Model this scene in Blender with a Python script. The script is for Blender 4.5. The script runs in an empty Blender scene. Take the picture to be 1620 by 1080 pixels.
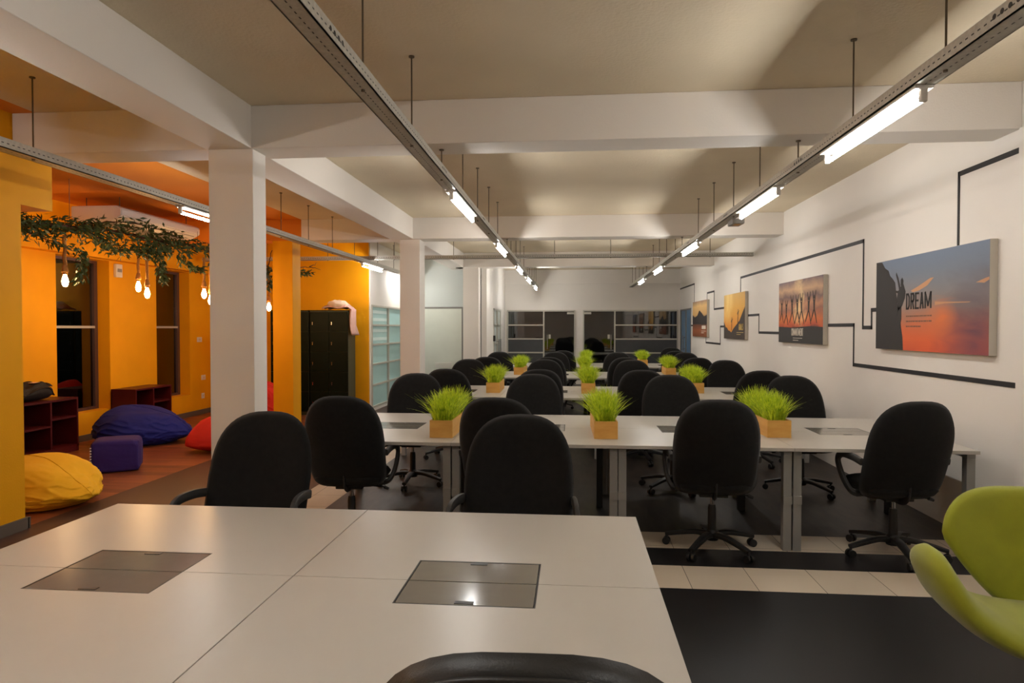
import bpy, bmesh, math, random
from mathutils import Vector, Matrix, noise
random.seed(7)
SC = bpy.context.scene
COL = SC.collection

# ---------------------------------------------------------------- camera, world, exposure
cd = bpy.data.cameras.new('camera'); cam = bpy.data.objects.new('camera', cd); COL.objects.link(cam)
cd.sensor_width = 36.0; cd.lens = 36.0 * 1040.0 / 1620.0
cd.clip_start = 0.05; cd.clip_end = 100
cam.location = (0, 0, 1.6)
cam.rotation_euler = (math.pi / 2 - 0.02019, 0, 0.09107)
SC.camera = cam
W = bpy.data.worlds.new('night'); SC.world = W; W.use_nodes = True
W.node_tree.nodes['Background'].inputs[0].default_value = (0.30, 0.36, 0.5, 1)
W.node_tree.nodes['Background'].inputs[1].default_value = 0.010
SC.view_settings.view_transform = 'Standard'; SC.view_settings.look = 'None'
SC.view_settings.exposure = 1.98; SC.view_settings.gamma = 1.0
SC.view_settings.use_curve_mapping = False
TUBE_COL = (1.0, 0.985, 0.96); TUBE_W = 26.0
BULB_COL = (1.0, 0.58, 0.24); BULB_W = 45.0

# ---------------------------------------------------------------- materials
def lin(c):
    return tuple(((x / 255) / 12.92 if x / 255 <= 0.04045 else ((x / 255 + 0.055) / 1.055) ** 2.4) for x in c) + (1,)
def nodes(name):
    m = bpy.data.materials.new(name); m.use_nodes = True
    return m, m.node_tree, m.node_tree.nodes['Principled BSDF']
def nd(nt, t, **k):
    n = nt.nodes.new(t)
    for a, v in k.items(): setattr(n, a, v)
    return n
def mat(name, c, rough=0.6, metal=0.0, var=0.0, scale=6.0, bump=0.0, bscale=60.0, spec=0.5, stretch=(1, 1, 1), sheen=0.0, c2=None, coat=0.0):
    m, nt, b = nodes(name)
    b.inputs['Base Color'].default_value = lin(c); b.inputs['Roughness'].default_value = rough
    b.inputs['Metallic'].default_value = metal; b.inputs['Specular IOR Level'].default_value = spec
    if sheen: b.inputs['Sheen Weight'].default_value = sheen
    if coat: b.inputs['Coat Weight'].default_value = coat
    tc = nd(nt, 'ShaderNodeTexCoord'); mp = nd(nt, 'ShaderNodeMapping'); mp.inputs['Scale'].default_value = stretch
    nt.links.new(tc.outputs['Object'], mp.inputs[0])
    if var or c2:
        n = nd(nt, 'ShaderNodeTexNoise'); n.inputs['Scale'].default_value = scale; n.inputs['Detail'].default_value = 5
        nt.links.new(mp.outputs[0], n.inputs['Vector'])
        r = nd(nt, 'ShaderNodeValToRGB'); r.color_ramp.elements[0].position = 0.3; r.color_ramp.elements[1].position = 0.7
        a = lin(c)
        if c2: r.color_ramp.elements[0].color = lin(c2); r.color_ramp.elements[1].color = a
        else:
            r.color_ramp.elements[0].color = tuple(x * (1 - var) for x in a[:3]) + (1,)
            r.color_ramp.elements[1].color = tuple(min(1, x * (1 + var)) for x in a[:3]) + (1,)
        nt.links.new(n.outputs[0], r.inputs[0]); nt.links.new(r.outputs[0], b.inputs['Base Color'])
    if bump:
        n = nd(nt, 'ShaderNodeTexNoise'); n.inputs['Scale'].default_value = bscale; n.inputs['Detail'].default_value = 3
        nt.links.new(mp.outputs[0], n.inputs['Vector'])
        bp = nd(nt, 'ShaderNodeBump'); bp.inputs['Strength'].default_value = bump; bp.inputs['Distance'].default_value = 0.01
        nt.links.new(n.outputs[0], bp.inputs['Height']); nt.links.new(bp.outputs[0], b.inputs['Normal'])
    return m
def emit(name, c, s):
    m, nt, b = nodes(name)
    b.inputs['Base Color'].default_value = (0.8, 0.8, 0.8, 1)
    b.inputs['Emission Color'].default_value = tuple(c) + (1,); b.inputs['Emission Strength'].default_value = s
    return m
M = {}
M['wall'] = mat('white wall paint', (226, 220, 212), 0.65, var=0.02, scale=1.5, bump=0.08, bscale=120)
M['ceiling'] = mat('rough white ceiling paint', (216, 201, 174), 0.85, var=0.05, scale=1.2, bump=0.28, bscale=45)
M['beam'] = mat('white beam paint', (226, 219, 210), 0.7, var=0.02, scale=1.0, bump=0.1, bscale=90)
M['orange'] = mat('orange wall paint', (234, 162, 2), 0.65, spec=0.25, var=0.05, scale=2.0, bump=0.12, bscale=80)
M['orange_ceiling'] = mat('orange ceiling paint', (214, 124, 10), 0.7, var=0.05, scale=1.5, bump=0.2, bscale=60)
M['desk'] = mat('white laminate', (186, 180, 170), 0.30, var=0.015, scale=3, spec=0.4)
M['desk_edge'] = mat('desk edge band', (170, 164, 154), 0.5)
M['steel'] = mat('grey powder coated steel', (150, 148, 144), 0.45, metal=0.25, var=0.03)
M['smoke'] = mat('smoked acrylic lid', (120, 115, 106), 0.12, var=0.04, scale=12, spec=0.6)
M['black_plastic'] = mat('black plastic', (26, 25, 25), 0.42)
M['arm_plastic'] = mat('dark grey plastic arm', (52, 50, 48), 0.5)
M['fabric'] = mat('black fabric', (24, 23, 22), 0.95, var=0.2, scale=30, bump=0.15, bscale=400, spec=0.2, sheen=0.08)
M['leather'] = mat('black leather', (30, 28, 25), 0.45, var=0.1, scale=20, bump=0.12, bscale=250)
M['chrome'] = mat('chrome', (190, 190, 190), 0.2, metal=1)
M['pine'] = mat('pine wood', (230, 180, 96), 0.5, c2=(208, 150, 66), scale=2.2, stretch=(2, 1, 9), bump=0.05, bscale=30)
M['soil'] = mat('dark moss', (40, 46, 18), 0.95, var=0.4, scale=40)
def grass_mat():
    m, nt, b = nodes('lime grass')
    b.inputs['Roughness'].default_value = 0.5
    tc = nd(nt, 'ShaderNodeTexCoord'); n = nd(nt, 'ShaderNodeTexNoise'); n.inputs['Scale'].default_value = 26
    nt.links.new(tc.outputs['Object'], n.inputs['Vector'])
    r = nd(nt, 'ShaderNodeValToRGB'); r.color_ramp.elements[0].color = lin((130, 166, 14)); r.color_ramp.elements[1].color = lin((224, 236, 58))
    r.color_ramp.elements[0].position = 0.32; r.color_ramp.elements[1].position = 0.66
    nt.links.new(n.outputs[0], r.inputs[0]); nt.links.new(r.outputs[0], b.inputs['Base Color'])
    tr = nd(nt, 'ShaderNodeBsdfTranslucent'); nt.links.new(r.outputs[0], tr.inputs[0])
    mx = nd(nt, 'ShaderNodeMixShader'); mx.inputs[0].default_value = 0.35
    nt.links.new(b.outputs[0], mx.inputs[1]); nt.links.new(tr.outputs[0], mx.inputs[2])
    nt.links.new(mx.outputs[0], nt.nodes['Material Output'].inputs[0])
    return m
M['grass'] = grass_mat()
M['leaf'] = mat('dark green leaves', (58, 78, 34), 0.55, var=0.35, scale=14)
M['bark'] = mat('brown bark', (74, 40, 20), 0.8, var=0.3, scale=20)
M['rope'] = mat('jute rope', (176, 120, 58), 0.9, var=0.25, scale=60)
M['brass'] = mat('brass', (190, 130, 60), 0.35, metal=0.8)
M['tube'] = emit('fluorescent tube glow', TUBE_COL, TUBE_W)
M['bulb'] = emit('filament bulb glow', BULB_COL, BULB_W)
M['white_plastic'] = mat('white plastic', (222, 218, 210), 0.4)
M['batten'] = mat('white enamelled batten', (225, 222, 214), 0.35)
M['maroon'] = mat('maroon lacquer wood', (76, 10, 13), 0.4, var=0.15, scale=5)
M['yellow_cloth'] = mat('yellow cotton', (240, 178, 6), 0.85, var=0.04, bump=1.0, bscale=5, stretch=(1, 1, 2.2))
M['blue_cloth'] = mat('blue cotton', (16, 28, 122), 0.85, var=0.08, bump=1.0, bscale=5, stretch=(1, 1, 2.2))
M['purple_cloth'] = mat('purple cotton', (48, 24, 100), 0.85, var=0.08, bump=1.0, bscale=5, stretch=(1, 1, 2.2))
M['red_cloth'] = mat('red cotton', (206, 34, 10), 0.85, var=0.06, bump=1.0, bscale=5, stretch=(1, 1, 2.2))
M['lime_cloth'] = mat('lime green felt', (156, 160, 34), 0.95, var=0.08, scale=9, bump=0.15, bscale=300, sheen=0.35)
M['locker'] = mat('dark green steel', (6, 20, 10), 0.5, var=0.1, spec=0.15)
M['locker_side'] = mat('grey green locker side', (70, 74, 52), 0.5)
M['pink_cloth'] = mat('pale pink cotton jacket', (214, 170, 160), 0.9, c2=(190, 150, 128), scale=5)
M['cream_cloth'] = mat('cream cotton jacket', (222, 200, 172), 0.9, var=0.06)
M['black_cloth'] = mat('black nylon', (16, 14, 16), 0.7, bump=0.2, bscale=60)
M['paper'] = mat('paper', (220, 190, 160), 0.8)
M['tape'] = mat('black wall strip', (22, 18, 20), 0.6)
M['canvas_side'] = mat('off white canvas edge', (196, 188, 174), 0.8, bump=0.1, bscale=300)
M['ink'] = mat('printed charcoal', (44, 40, 38), 0.7)
M['ink_brown'] = mat('printed dark brown', (58, 46, 38), 0.7)
M['ink_white'] = mat('printed white', (216, 206, 190), 0.7)
M['ink_gold'] = mat('printed gold', (226, 190, 110), 0.7)
M['ink_faint'] = mat('printed faint grey', (120, 84, 66), 0.7)
M['frame_metal'] = mat('aluminium frame', (186, 182, 170), 0.4, metal=0.2)
M['frame_dark'] = mat('bronze window frame', (92, 70, 66), 0.4, metal=0.3)
M['frame_grey'] = mat('grey door frame', (120, 118, 112), 0.5)
M['door_leaf'] = mat('grey green door leaf', (212, 216, 204), 0.5, var=0.02)
M['glazed_wall'] = mat('pale grey partition', (192, 198, 194), 0.55)
M['frost'] = mat('teal frosted film', (168, 206, 204), 0.35, var=0.04, scale=2)
M['frost_band'] = mat('pale frosted band', (214, 234, 232), 0.3)
M['frost_dark'] = mat('dark frosted film', (66, 68, 70), 0.3, var=0.05)
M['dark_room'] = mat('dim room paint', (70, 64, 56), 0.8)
M['skirting'] = mat('grey brown skirting', (96, 84, 72), 0.6)
M['blue_lit_glass'] = mat('blue lit glass colour', (96, 134, 170), 0.35)  # bluish light on the glass door, put into its base colour
def glass(name, tint, ior=1.5, base=0.0):
    m = bpy.data.materials.new(name); m.use_nodes = True; nt = m.node_tree
    nt.nodes.remove(nt.nodes['Principled BSDF'])
    t = nd(nt, 'ShaderNodeBsdfTransparent'); t.inputs[0].default_value = tint + (1,)
    g = nd(nt, 'ShaderNodeBsdfGlossy'); g.inputs['Roughness'].default_value = 0.02
    f = nd(nt, 'ShaderNodeFresnel'); f.inputs[0].default_value = ior
    ad = nd(nt, 'ShaderNodeMath', operation='ADD'); ad.inputs[1].default_value = base
    mx = nd(nt, 'ShaderNodeMixShader')
    nt.links.new(f.outputs[0], ad.inputs[0]); nt.links.new(ad.outputs[0], mx.inputs[0])
    nt.links.new(t.outputs[0], mx.inputs[1]); nt.links.new(g.outputs[0], mx.inputs[2])
    nt.links.new(mx.outputs[0], nt.nodes['Material Output'].inputs[0])
    return m
M['glass'] = glass('dark window glass', (0.55, 0.58, 0.6), 1.5, 0.10)

def rail_mat(axis):
    # galvanised slotted channel; two rows of punched slots follow the channel
    m, nt, b = nodes('galvanised slotted steel ' + axis)
    b.inputs['Roughness'].default_value = 0.5; b.inputs['Metallic'].default_value = 0.0
    tc = nd(nt, 'ShaderNodeTexCoord'); sp = nd(nt, 'ShaderNodeSeparateXYZ'); nt.links.new(tc.outputs['Object'], sp.inputs[0])
    al = sp.outputs['Y' if axis == 'y' else 'X']; ac = sp.outputs['X' if axis == 'y' else 'Y']
    def ma(op, a, v=None, v2=None):
        n = nd(nt, 'ShaderNodeMath', operation=op)
        if hasattr(a, 'links'): nt.links.new(a, n.inputs[0])
        else: n.inputs[0].default_value = a
        if v is not None:
            if hasattr(v, 'links'): nt.links.new(v, n.inputs[1])
            else: n.inputs[1].default_value = v
        return n.outputs[0]
    fr = ma('FRACT', ma('MULTIPLY', al, 1 / 0.04)); dash = ma('LESS_THAN', fr, 0.45)
    inx = ma('LESS_THAN', ma('ABSOLUTE', ac), 0.003)
    inz = ma('LESS_THAN', ma('ABSOLUTE', sp.outputs['Z']), 0.003)
    slot = ma('MULTIPLY', dash, ma('MAXIMUM', inx, inz))
    n = nd(nt, 'ShaderNodeTexNoise'); n.inputs['Scale'].default_value = 45; nt.links.new(tc.outputs['Object'], n.inputs['Vector'])
    r = nd(nt, 'ShaderNodeValToRGB'); r.color_ramp.elements[0].color = lin((160, 156, 146)); r.color_ramp.elements[1].color = lin((206, 202, 190))
    nt.links.new(n.outputs[0], r.inputs[0])
    mx = nd(nt, 'ShaderNodeMixRGB'); nt.links.new(slot, mx.inputs[0]); nt.links.new(r.outputs[0], mx.inputs[1]); mx.inputs[2].default_value = (0.02, 0.02, 0.02, 1)
    nt.links.new(mx.outputs[0], b.inputs['Base Color'])
    return m
M['rail_y'] = rail_mat('y'); M['rail_x'] = rail_mat('x')

def floor_mat():
    m, nt, b = nodes('floor inlay of tile and vinyl')
    tc = nd(nt, 'ShaderNodeTexCoord'); sp = nd(nt, 'ShaderNodeSeparateXYZ'); nt.links.new(tc.outputs['Object'], sp.inputs[0])
    X, Yc = sp.outputs['X'], sp.outputs['Y']
    def ma(op, a, v=None):
        n = nd(nt, 'ShaderNodeMath', operation=op)
        for i, s in enumerate((a, v)):
            if s is None: continue
            if hasattr(s, 'links'): nt.links.new(s, n.inputs[i])
            else: n.inputs[i].default_value = s
        return n.outputs[0]
    def rng(c, a, bb): return ma('MULTIPLY', ma('GREATER_THAN', c, a), ma('LESS_THAN', c, bb))
    hall = ma('GREATER_THAN', X, -2.58)
    cream = ma('MULTIPLY', hall, ma('MAXIMUM', ma('MAXIMUM', rng(Yc, 4.09, 4.485), rng(Yc, 4.84, 5.215)), ma('MULTIPLY', ma('LESS_THAN', X, -2.18), ma('GREATER_THAN', Yc, 4.0))))
    wood = ma('LESS_THAN', X, -4.38)
    # dark vinyl
    mp = nd(nt, 'ShaderNodeMapping'); mp.inputs['Scale'].default_value = (5, 1.1, 1); nt.links.new(tc.outputs['Object'], mp.inputs[0])
    n1 = nd(nt, 'ShaderNodeTexNoise'); n1.inputs['Scale'].default_value = 2.5; n1.inputs['Detail'].default_value = 8; nt.links.new(mp.outputs[0], n1.inputs['Vector'])
    r1 = nd(nt, 'ShaderNodeValToRGB'); r1.color_ramp.elements[0].color = lin((38, 34, 33)); r1.color_ramp.elements[1].color = lin((64, 56, 50))
    r1.color_ramp.elements[0].position = 0.35; r1.color_ramp.elements[1].position = 0.7
    nt.links.new(n1.outputs[0], r1.inputs[0])
    near = mat_mix = nd(nt, 'ShaderNodeMixRGB'); nt.links.new(ma('LESS_THAN', Yc, 4.84), near.inputs[0]); nt.links.new(r1.outputs[0], near.inputs[1]); near.inputs[2].default_value = lin((28, 26, 27))
    # cream tiles with grout
    br = nd(nt, 'ShaderNodeTexBrick'); br.offset = 0.0; br.inputs['Scale'].default_value = 1.0
    br.inputs['Brick Width'].default_value = 0.4; br.inputs['Row Height'].default_value = 0.4; br.inputs['Mortar Size'].default_value = 0.0022
    br.inputs['Color1'].default_value = lin((206, 190, 168)); br.inputs['Color2'].default_value = lin((198, 184, 164)); br.inputs['Mortar'].default_value = lin((70, 62, 54))
    mp2 = nd(nt, 'ShaderNodeMapping'); mp2.inputs['Location'].default_value = (0.06, -0.09, 0); nt.links.new(tc.outputs['Object'], mp2.inputs[0]); nt.links.new(mp2.outputs[0], br.inputs['Vector'])
    # wood planks, running along x
    bw = nd(nt, 'ShaderNodeTexBrick'); bw.offset = 0.37; bw.inputs['Scale'].default_value = 1.0
    bw.inputs['Brick Width'].default_value = 1.2; bw.inputs['Row Height'].default_value = 0.125; bw.inputs['Mortar Size'].default_value = 0.002
    bw.inputs['Color1'].default_value = lin((196, 112, 62)); bw.inputs['Color2'].default_value = lin((140, 78, 46)); bw.inputs['Mortar'].default_value = lin((60, 34, 22))
    nt.links.new(tc.outputs['Object'], bw.inputs['Vector'])
    mp3 = nd(nt, 'ShaderNodeMapping'); mp3.inputs['Scale'].default_value = (1, 12, 1); nt.links.new(tc.outputs['Object'], mp3.inputs[0])
    n3 = nd(nt, 'ShaderNodeTexNoise'); n3.inputs['Scale'].default_value = 2; n3.inputs['Detail'].default_value = 8; nt.links.new(mp3.outputs[0], n3.inputs['Vector'])
    wm = nd(nt, 'ShaderNodeMixRGB', blend_type='MULTIPLY'); wm.inputs[0].default_value = 0.75; nt.links.new(bw.outputs[0], wm.inputs[1]); nt.links.new(n3.outputs[0], wm.inputs[2])
    strip = nd(nt, 'ShaderNodeMixRGB'); nt.links.new(rng(X, -4.38, -2.58), strip.inputs[0]); nt.links.new(near.outputs[0], strip.inputs[1]); strip.inputs[2].default_value = lin((74, 50, 38))
    a = nd(nt, 'ShaderNodeMixRGB'); nt.links.new(cream, a.inputs[0]); nt.links.new(strip.outputs[0], a.inputs[1]); nt.links.new(br.outputs[0], a.inputs[2])
    c = nd(nt, 'ShaderNodeMixRGB'); nt.links.new(wood, c.inputs[0]); nt.links.new(a.outputs[0], c.inputs[1]); nt.links.new(wm.outputs[0], c.inputs[2])
    nt.links.new(c.outputs[0], b.inputs['Base Color'])
    b.inputs['Roughness'].default_value = 0.42; b.inputs['Specular IOR Level'].default_value = 0.35
    return m
M['floor'] = floor_mat()

# ---------------------------------------------------------------- mesh helpers
def put(bm, verts, faces):
    vs = [bm.verts.new(v) for v in verts]
    for f in faces:
        try: bm.faces.new([vs[i] for i in f])
        except ValueError: pass
    return vs
def bx(bm, x0, x1, y0, y1, z0, z1, bev=0.0):
    t = bmesh.new()
    r = bmesh.ops.create_cube(t, size=1.0)
    for v in t.verts:
        v.co = Vector((x0 + (v.co.x + .5) * (x1 - x0), y0 + (v.co.y + .5) * (y1 - y0), z0 + (v.co.z + .5) * (z1 - z0)))
    if bev: bmesh.ops.bevel(t, geom=list(t.edges), offset=bev, segments=2, affect='EDGES', profile=0.5)
    merge(bm, t)
def merge(bm, t, mx=None):
    me = bpy.data.meshes.new('tmp'); t.to_mesh(me); t.free()
    if mx is not None: me.transform(mx)
    bm.from_mesh(me); bpy.data.meshes.remove(me)
def cyl(bm, a, b, r, r2=None, n=12):
    a = Vector(a); b = Vector(b); d = b - a; L = d.length; r2 = r if r2 is None else r2
    q = d.to_track_quat('Z', 'Y').to_matrix().to_4x4(); q.translation = a
    vs = []
    for (z, rr) in ((0, r), (L, r2)):
        vs.append([bm.verts.new(q @ Vector((rr * math.cos(2 * math.pi * i / n), rr * math.sin(2 * math.pi * i / n), z))) for i in range(n)])
    for i in range(n): bm.faces.new((vs[0][i], vs[0][(i + 1) % n], vs[1][(i + 1) % n], vs[1][i]))
    bm.faces.new(vs[0][::-1]); bm.faces.new(vs[1])
def lathe(bm, prof, n=20, loc=(0, 0, 0)):
    rings = []
    for (r, z) in prof:
        rings.append([bm.verts.new((loc[0] + r * math.cos(2 * math.pi * i / n), loc[1] + r * math.sin(2 * math.pi * i / n), loc[2] + z)) for i in range(n)])
    for a, b in zip(rings, rings[1:]):
        for i in range(n): bm.faces.new((a[i], a[(i + 1) % n], b[(i + 1) % n], b[i]))
    bm.faces.new(rings[0][::-1]); bm.faces.new(rings[-1])
def sweep(bm, pts, w, t, up=(0, 0, 1), n=10, taper=None):
    """rounded strap w wide, t thick along pts"""
    pts = [Vector(p) for p in pts]; rings = []
    for i, p in enumerate(pts):
        d = (pts[min(i + 1, len(pts) - 1)] - pts[max(i - 1, 0)]).normalized()
        s = d.cross(Vector(up))
        if s.length < 1e-4: s = Vector((1, 0, 0))
        s.normalize(); u = s.cross(d).normalized(); k = taper(i / (len(pts) - 1)) if taper else 1
        ring = []
        for j in range(n):
            a = 2 * math.pi * j / n; ca, sa = math.cos(a), math.sin(a)
            ca = math.copysign(abs(ca) ** .6, ca); sa = math.copysign(abs(sa) ** .6, sa)
            ring.append(bm.verts.new(p + s * (ca * w / 2 * k) + u * (sa * t / 2 * k)))
        rings.append(ring)
    for a, b in zip(rings, rings[1:]):
        for i in range(n): bm.faces.new((a[i], a[(i + 1) % n], b[(i + 1) % n], b[i]))
    bm.faces.new(rings[0][::-1]); bm.faces.new(rings[-1])
def spline(pts, k=6):
    P = [Vector(p) for p in pts]; out = []
    Q = [P[0] * 2 - P[1]] + P + [P[-1] * 2 - P[-2]]
    for i in range(1, len(Q) - 2):
        for j in range(k):
            t = j / k
            a, b, c, d = Q[i - 1], Q[i], Q[i + 1], Q[i + 2]
            out.append(0.5 * ((2 * b) + (c - a) * t + (2 * a - 5 * b + 4 * c - d) * t * t + (3 * b - a - 3 * c + d) * t ** 3))
    out.append(P[-1]); return out
def pad(bm, outline, thick, shape, rings=9, n=44, plump=4.0):
    """cushion: outline(theta)->(a,b); shape(a,b,h)->xyz with h the signed thickness"""
    def mk(sgn):
        L = []
        for r in range(rings, 0, -1):
            q = (r / rings) ** .7
            hh = thick * (1 - q ** plump) ** .5 * sgn
            L.append([bm.verts.new(shape(*(c * q for c in outline(2 * math.pi * i / n)), hh)) for i in range(n)])
        return L, bm.verts.new(shape(0, 0, thick * sgn))
    A, ca = mk(1); B, cb = mk(-1)
    B[0] = A[0]
    for L, c, flip in ((A, ca, False), (B, cb, True)):
        for a, b in zip(L, L[1:]):
            for i in range(n):
                f = (a[i], a[(i + 1) % n], b[(i + 1) % n], b[i]); bm.faces.new(f[::-1] if flip else f)
        for i in range(n):
            f = (L[-1][i], L[-1][(i + 1) % n], c); bm.faces.new(f[::-1] if flip else f)
    for v in [v for v in bm.verts if not v.link_faces]: bm.verts.remove(v)
def obj(name, bm, m, parent=None, smooth=False, loc=None):
    bmesh.ops.recalc_face_normals(bm, faces=bm.faces[:])
    me = bpy.data.meshes.new(name); bm.to_mesh(me); bm.free()
    me.materials.append(M[m] if isinstance(m, str) else m)
    if smooth:
        for p in me.polygons: p.use_smooth = True
        if smooth != True:
            me.set_sharp_from_angle(angle=math.radians(smooth))
    o = bpy.data.objects.new(name, me); COL.objects.link(o)
    if parent is not None: o.parent = parent
    if loc is not None: o.location = loc
    return o
def tag(o, label, cat, group=None):
    o['label'] = label; o['category'] = cat
    if group: o['group'] = group
    return o
def thing(name, label, cat, loc=(0, 0, 0), rz=0.0, group=None):
    o = bpy.data.objects.new(name, None); COL.objects.link(o); o.empty_display_size = 0.1
    o.location = loc; o.rotation_euler = (0, 0, rz); return tag(o, label, cat, group)
def struct(name, bm, m, parent=None, smooth=False):
    o = obj(name, bm, m, parent, smooth)
    if parent is None: o['kind'] = 'structure'
    return o
def dup(root, loc, rz, label, group=None):
    def rec(o, par):
        c = o.copy(); COL.objects.link(c); c.parent = par
        for k in list(o.children): rec(k, c)
        return c
    r = rec(root, None); r.location = loc; r.rotation_euler = (0, 0, rz); r['label'] = label
    if group: r['group'] = group
    return r
def boxes(name, m, lst, parent=None, bev=0.0, st=False):
    bm = bmesh.new()
    for b in lst: bx(bm, *b, bev)
    return struct(name, bm, m, parent) if st else obj(name, bm, m, parent)

# ---------------------------------------------------------------- room shell
CE = 3.27; BB = 2.95; XR = 3.03; XL = -6.88; YF = 18.9; YB = -2.6
boxes('floor', 'floor', [(-7.3, 3.2, YB, YF + 3.6, -0.1, 0)], st=True)
boxes('ceiling', 'ceiling', [(-4.15, 3.2, YB, YF + 3.6, CE, CE + .1)], st=True)
boxes('ceiling_lounge', 'orange_ceiling', [(-7.3, -4.15, YB, 12.3, CE, CE + .1)], st=True)
boxes('wall_right', 'wall', [(XR, XR + .15, YB, 17.15, 0, CE), (XR, XR + .15, 18.8, YF + .1, 0, CE), (XR, XR + .15, 17.15, 18.8, 2.12, CE)], st=True)
boxes('wall_camera_side', 'wall', [(-4.3, 3.1, YB - .1, YB, 0, CE)], st=True)
boxes('wall_camera_side_lounge', 'orange', [(-7.3, -4.3, YB - .1, YB, 0, CE)], st=True)
# far wall with two glazed openings (x -1.87..0.09 and 0.31..2.98)
boxes('wall_far', 'wall', [(-2.1, -1.87, YF, YF + .1, 0, CE), (0.09, 0.31, YF, YF + .1, 0, CE), (2.98, 3.1, YF, YF + .1, 0, CE), (-1.87, 0.09, YF, YF + .1, 2.12, CE), (0.31, 2.98, YF, YF + .1, 2.12, CE)], st=True)
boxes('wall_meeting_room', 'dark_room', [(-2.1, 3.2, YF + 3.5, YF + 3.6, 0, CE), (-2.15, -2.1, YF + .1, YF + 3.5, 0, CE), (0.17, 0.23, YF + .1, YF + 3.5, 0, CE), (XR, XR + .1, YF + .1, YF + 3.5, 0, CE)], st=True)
# left far wall behind third column, with glass door
boxes('wall_left_far', 'wall', [(-2.05, -1.93, 14.8, 16.1, 0, CE), (-2.05, -1.93, 17.65, YF, 0, CE), (-2.05, -1.93, 16.1, 17.65, 2.09, CE)], st=True)
boxes('wall_partition', 'glazed_wall', [(-3.9, -2.38, 15.0, 15.08, 0, CE)], st=True)
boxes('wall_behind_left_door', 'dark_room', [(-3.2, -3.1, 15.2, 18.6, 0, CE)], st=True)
# white wall beside the frosted window, corner with the orange locker wall
GX = -3.82
boxes('wall_left_office', 'wall', [(GX - .12, GX, 12.2, 15.05, 2.05, CE), (GX - .12, GX, 12.2, 12.27, 0, 2.05), (GX - .12, GX, 14.75, 15.05, 0, 2.05), (GX - .12, GX, 12.2, 15.05, 0, 0.06)], st=True)
boxes('wall_lounge_end', 'orange', [(-7.3, GX - .02, 12.17, 12.27, 0, CE)], st=True)
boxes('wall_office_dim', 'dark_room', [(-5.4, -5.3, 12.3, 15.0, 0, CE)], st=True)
# lounge outer wall with two recessed windows
bm = bmesh.new()
wy = [(8.22, 9.24), (10.35, 11.30)]
bx(bm, -7.2, XL, YB, wy[0][0], 0, CE); bx(bm, -7.2, XL, wy[0][1], wy[1][0], 0, CE); bx(bm, -7.2, XL, wy[1][1], 12.25, 0, CE)
for a, b in wy:
    bx(bm, -7.2, XL, a, b, 0, 0.4); bx(bm, -7.2, XL, a, b, 2.6, CE)
bx(bm, XL, XL + .16, YB, 12.2, 2.61, CE)
struct('wall_lounge', bm, 'orange')
for i, (a, b) in enumerate(wy):
    w = thing('window_%d' % (i + 1), 'tall dark window', 'window'); del w['label'], w['category']; w['kind'] = 'structure'
    boxes('window_frame', 'frame_dark', [(-7.13, -7.07, a, b, 0.4, 0.44), (-7.13, -7.07, a, b, 2.56, 2.6), (-7.13, -7.07, a, a + .05, .44, 2.56), (-7.13, -7.07, b - .07, b, .44, 2.56)], w)
    boxes('mullion', 'frame_metal', [(-7.12, -7.06, a + .05, b - .07, 1.6, 1.635)], w)
    boxes('pane', 'glass', [(-7.11, -7.105, a + .05, b - .07, .44, 2.56)], w)
# near yellow wall end with lintel
boxes('wall_lounge_near', 'orange', [(-4.75, -4.35, YB, 4.85, 0, CE), (-4.75, -4.35, 4.85, 5.17, 2.58, CE)], st=True)
boxes('baseboard_lounge_near', 'skirting', [(-4.35, -4.325, YB, 4.86, 0, 0.09), (-4.75, -4.325, 4.85, 4.875, 0, 0.09)], st=True)
boxes('baseboard_lounge', 'skirting', [(XL, XL + .02, YB, 12.2, 0, 0.09)], st=True)
boxes('baseboard_lounge_end', 'skirting', [(XL, -3.84, 12.15, 12.17, 0, 0.09)], st=True)
# columns
def column(n, m, x0, x1, y0, y1): boxes('column_%d' % n, m, [(x0, x1, y0, y1, 0, BB)], st=True, bev=.004)
column(1, 'beam', -2.745, -2.395, 4.775, 4.985)
column(2, 'beam', -2.62, -2.31, 9.86, 10.2)
column(3, 'beam', -2.42, -2.07, 14.5, 14.85)
column(4, 'orange', -4.62, -4.30, 9.82, 10.12)
# beams
def beam(n, x0, x1, y0, y1, m='beam'): boxes('beam_%d' % n, m, [(x0, x1, y0, y1, BB, CE)], st=True, bev=.006)
beam(1, -4.34, XR, 4.77, 5.08)
beam(2, -4.15, XR, 9.80, 10.15); beam(3, -2.6, XR, 14.45, 14.8)
beam(4, -7.2, -4.15, 9.80, 10.15, 'orange_ceiling')
beam(5, -2.76, -2.40, YB, 4.77); beam(6, -2.76, -2.40, 5.08, 9.80); beam(7, -2.76, -2.40, 10.15, 15.0)
beam(8, -4.34, XR, -0.1, 0.2)
boxes('trim_1', 'wall', [(3.005, XR, 4.35, 4.76, 0, BB)], st=True)
boxes('trim_2', 'wall', [(-1.93, XR, YF - .05, YF, 2.86, 2.95)], st=True)

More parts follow.
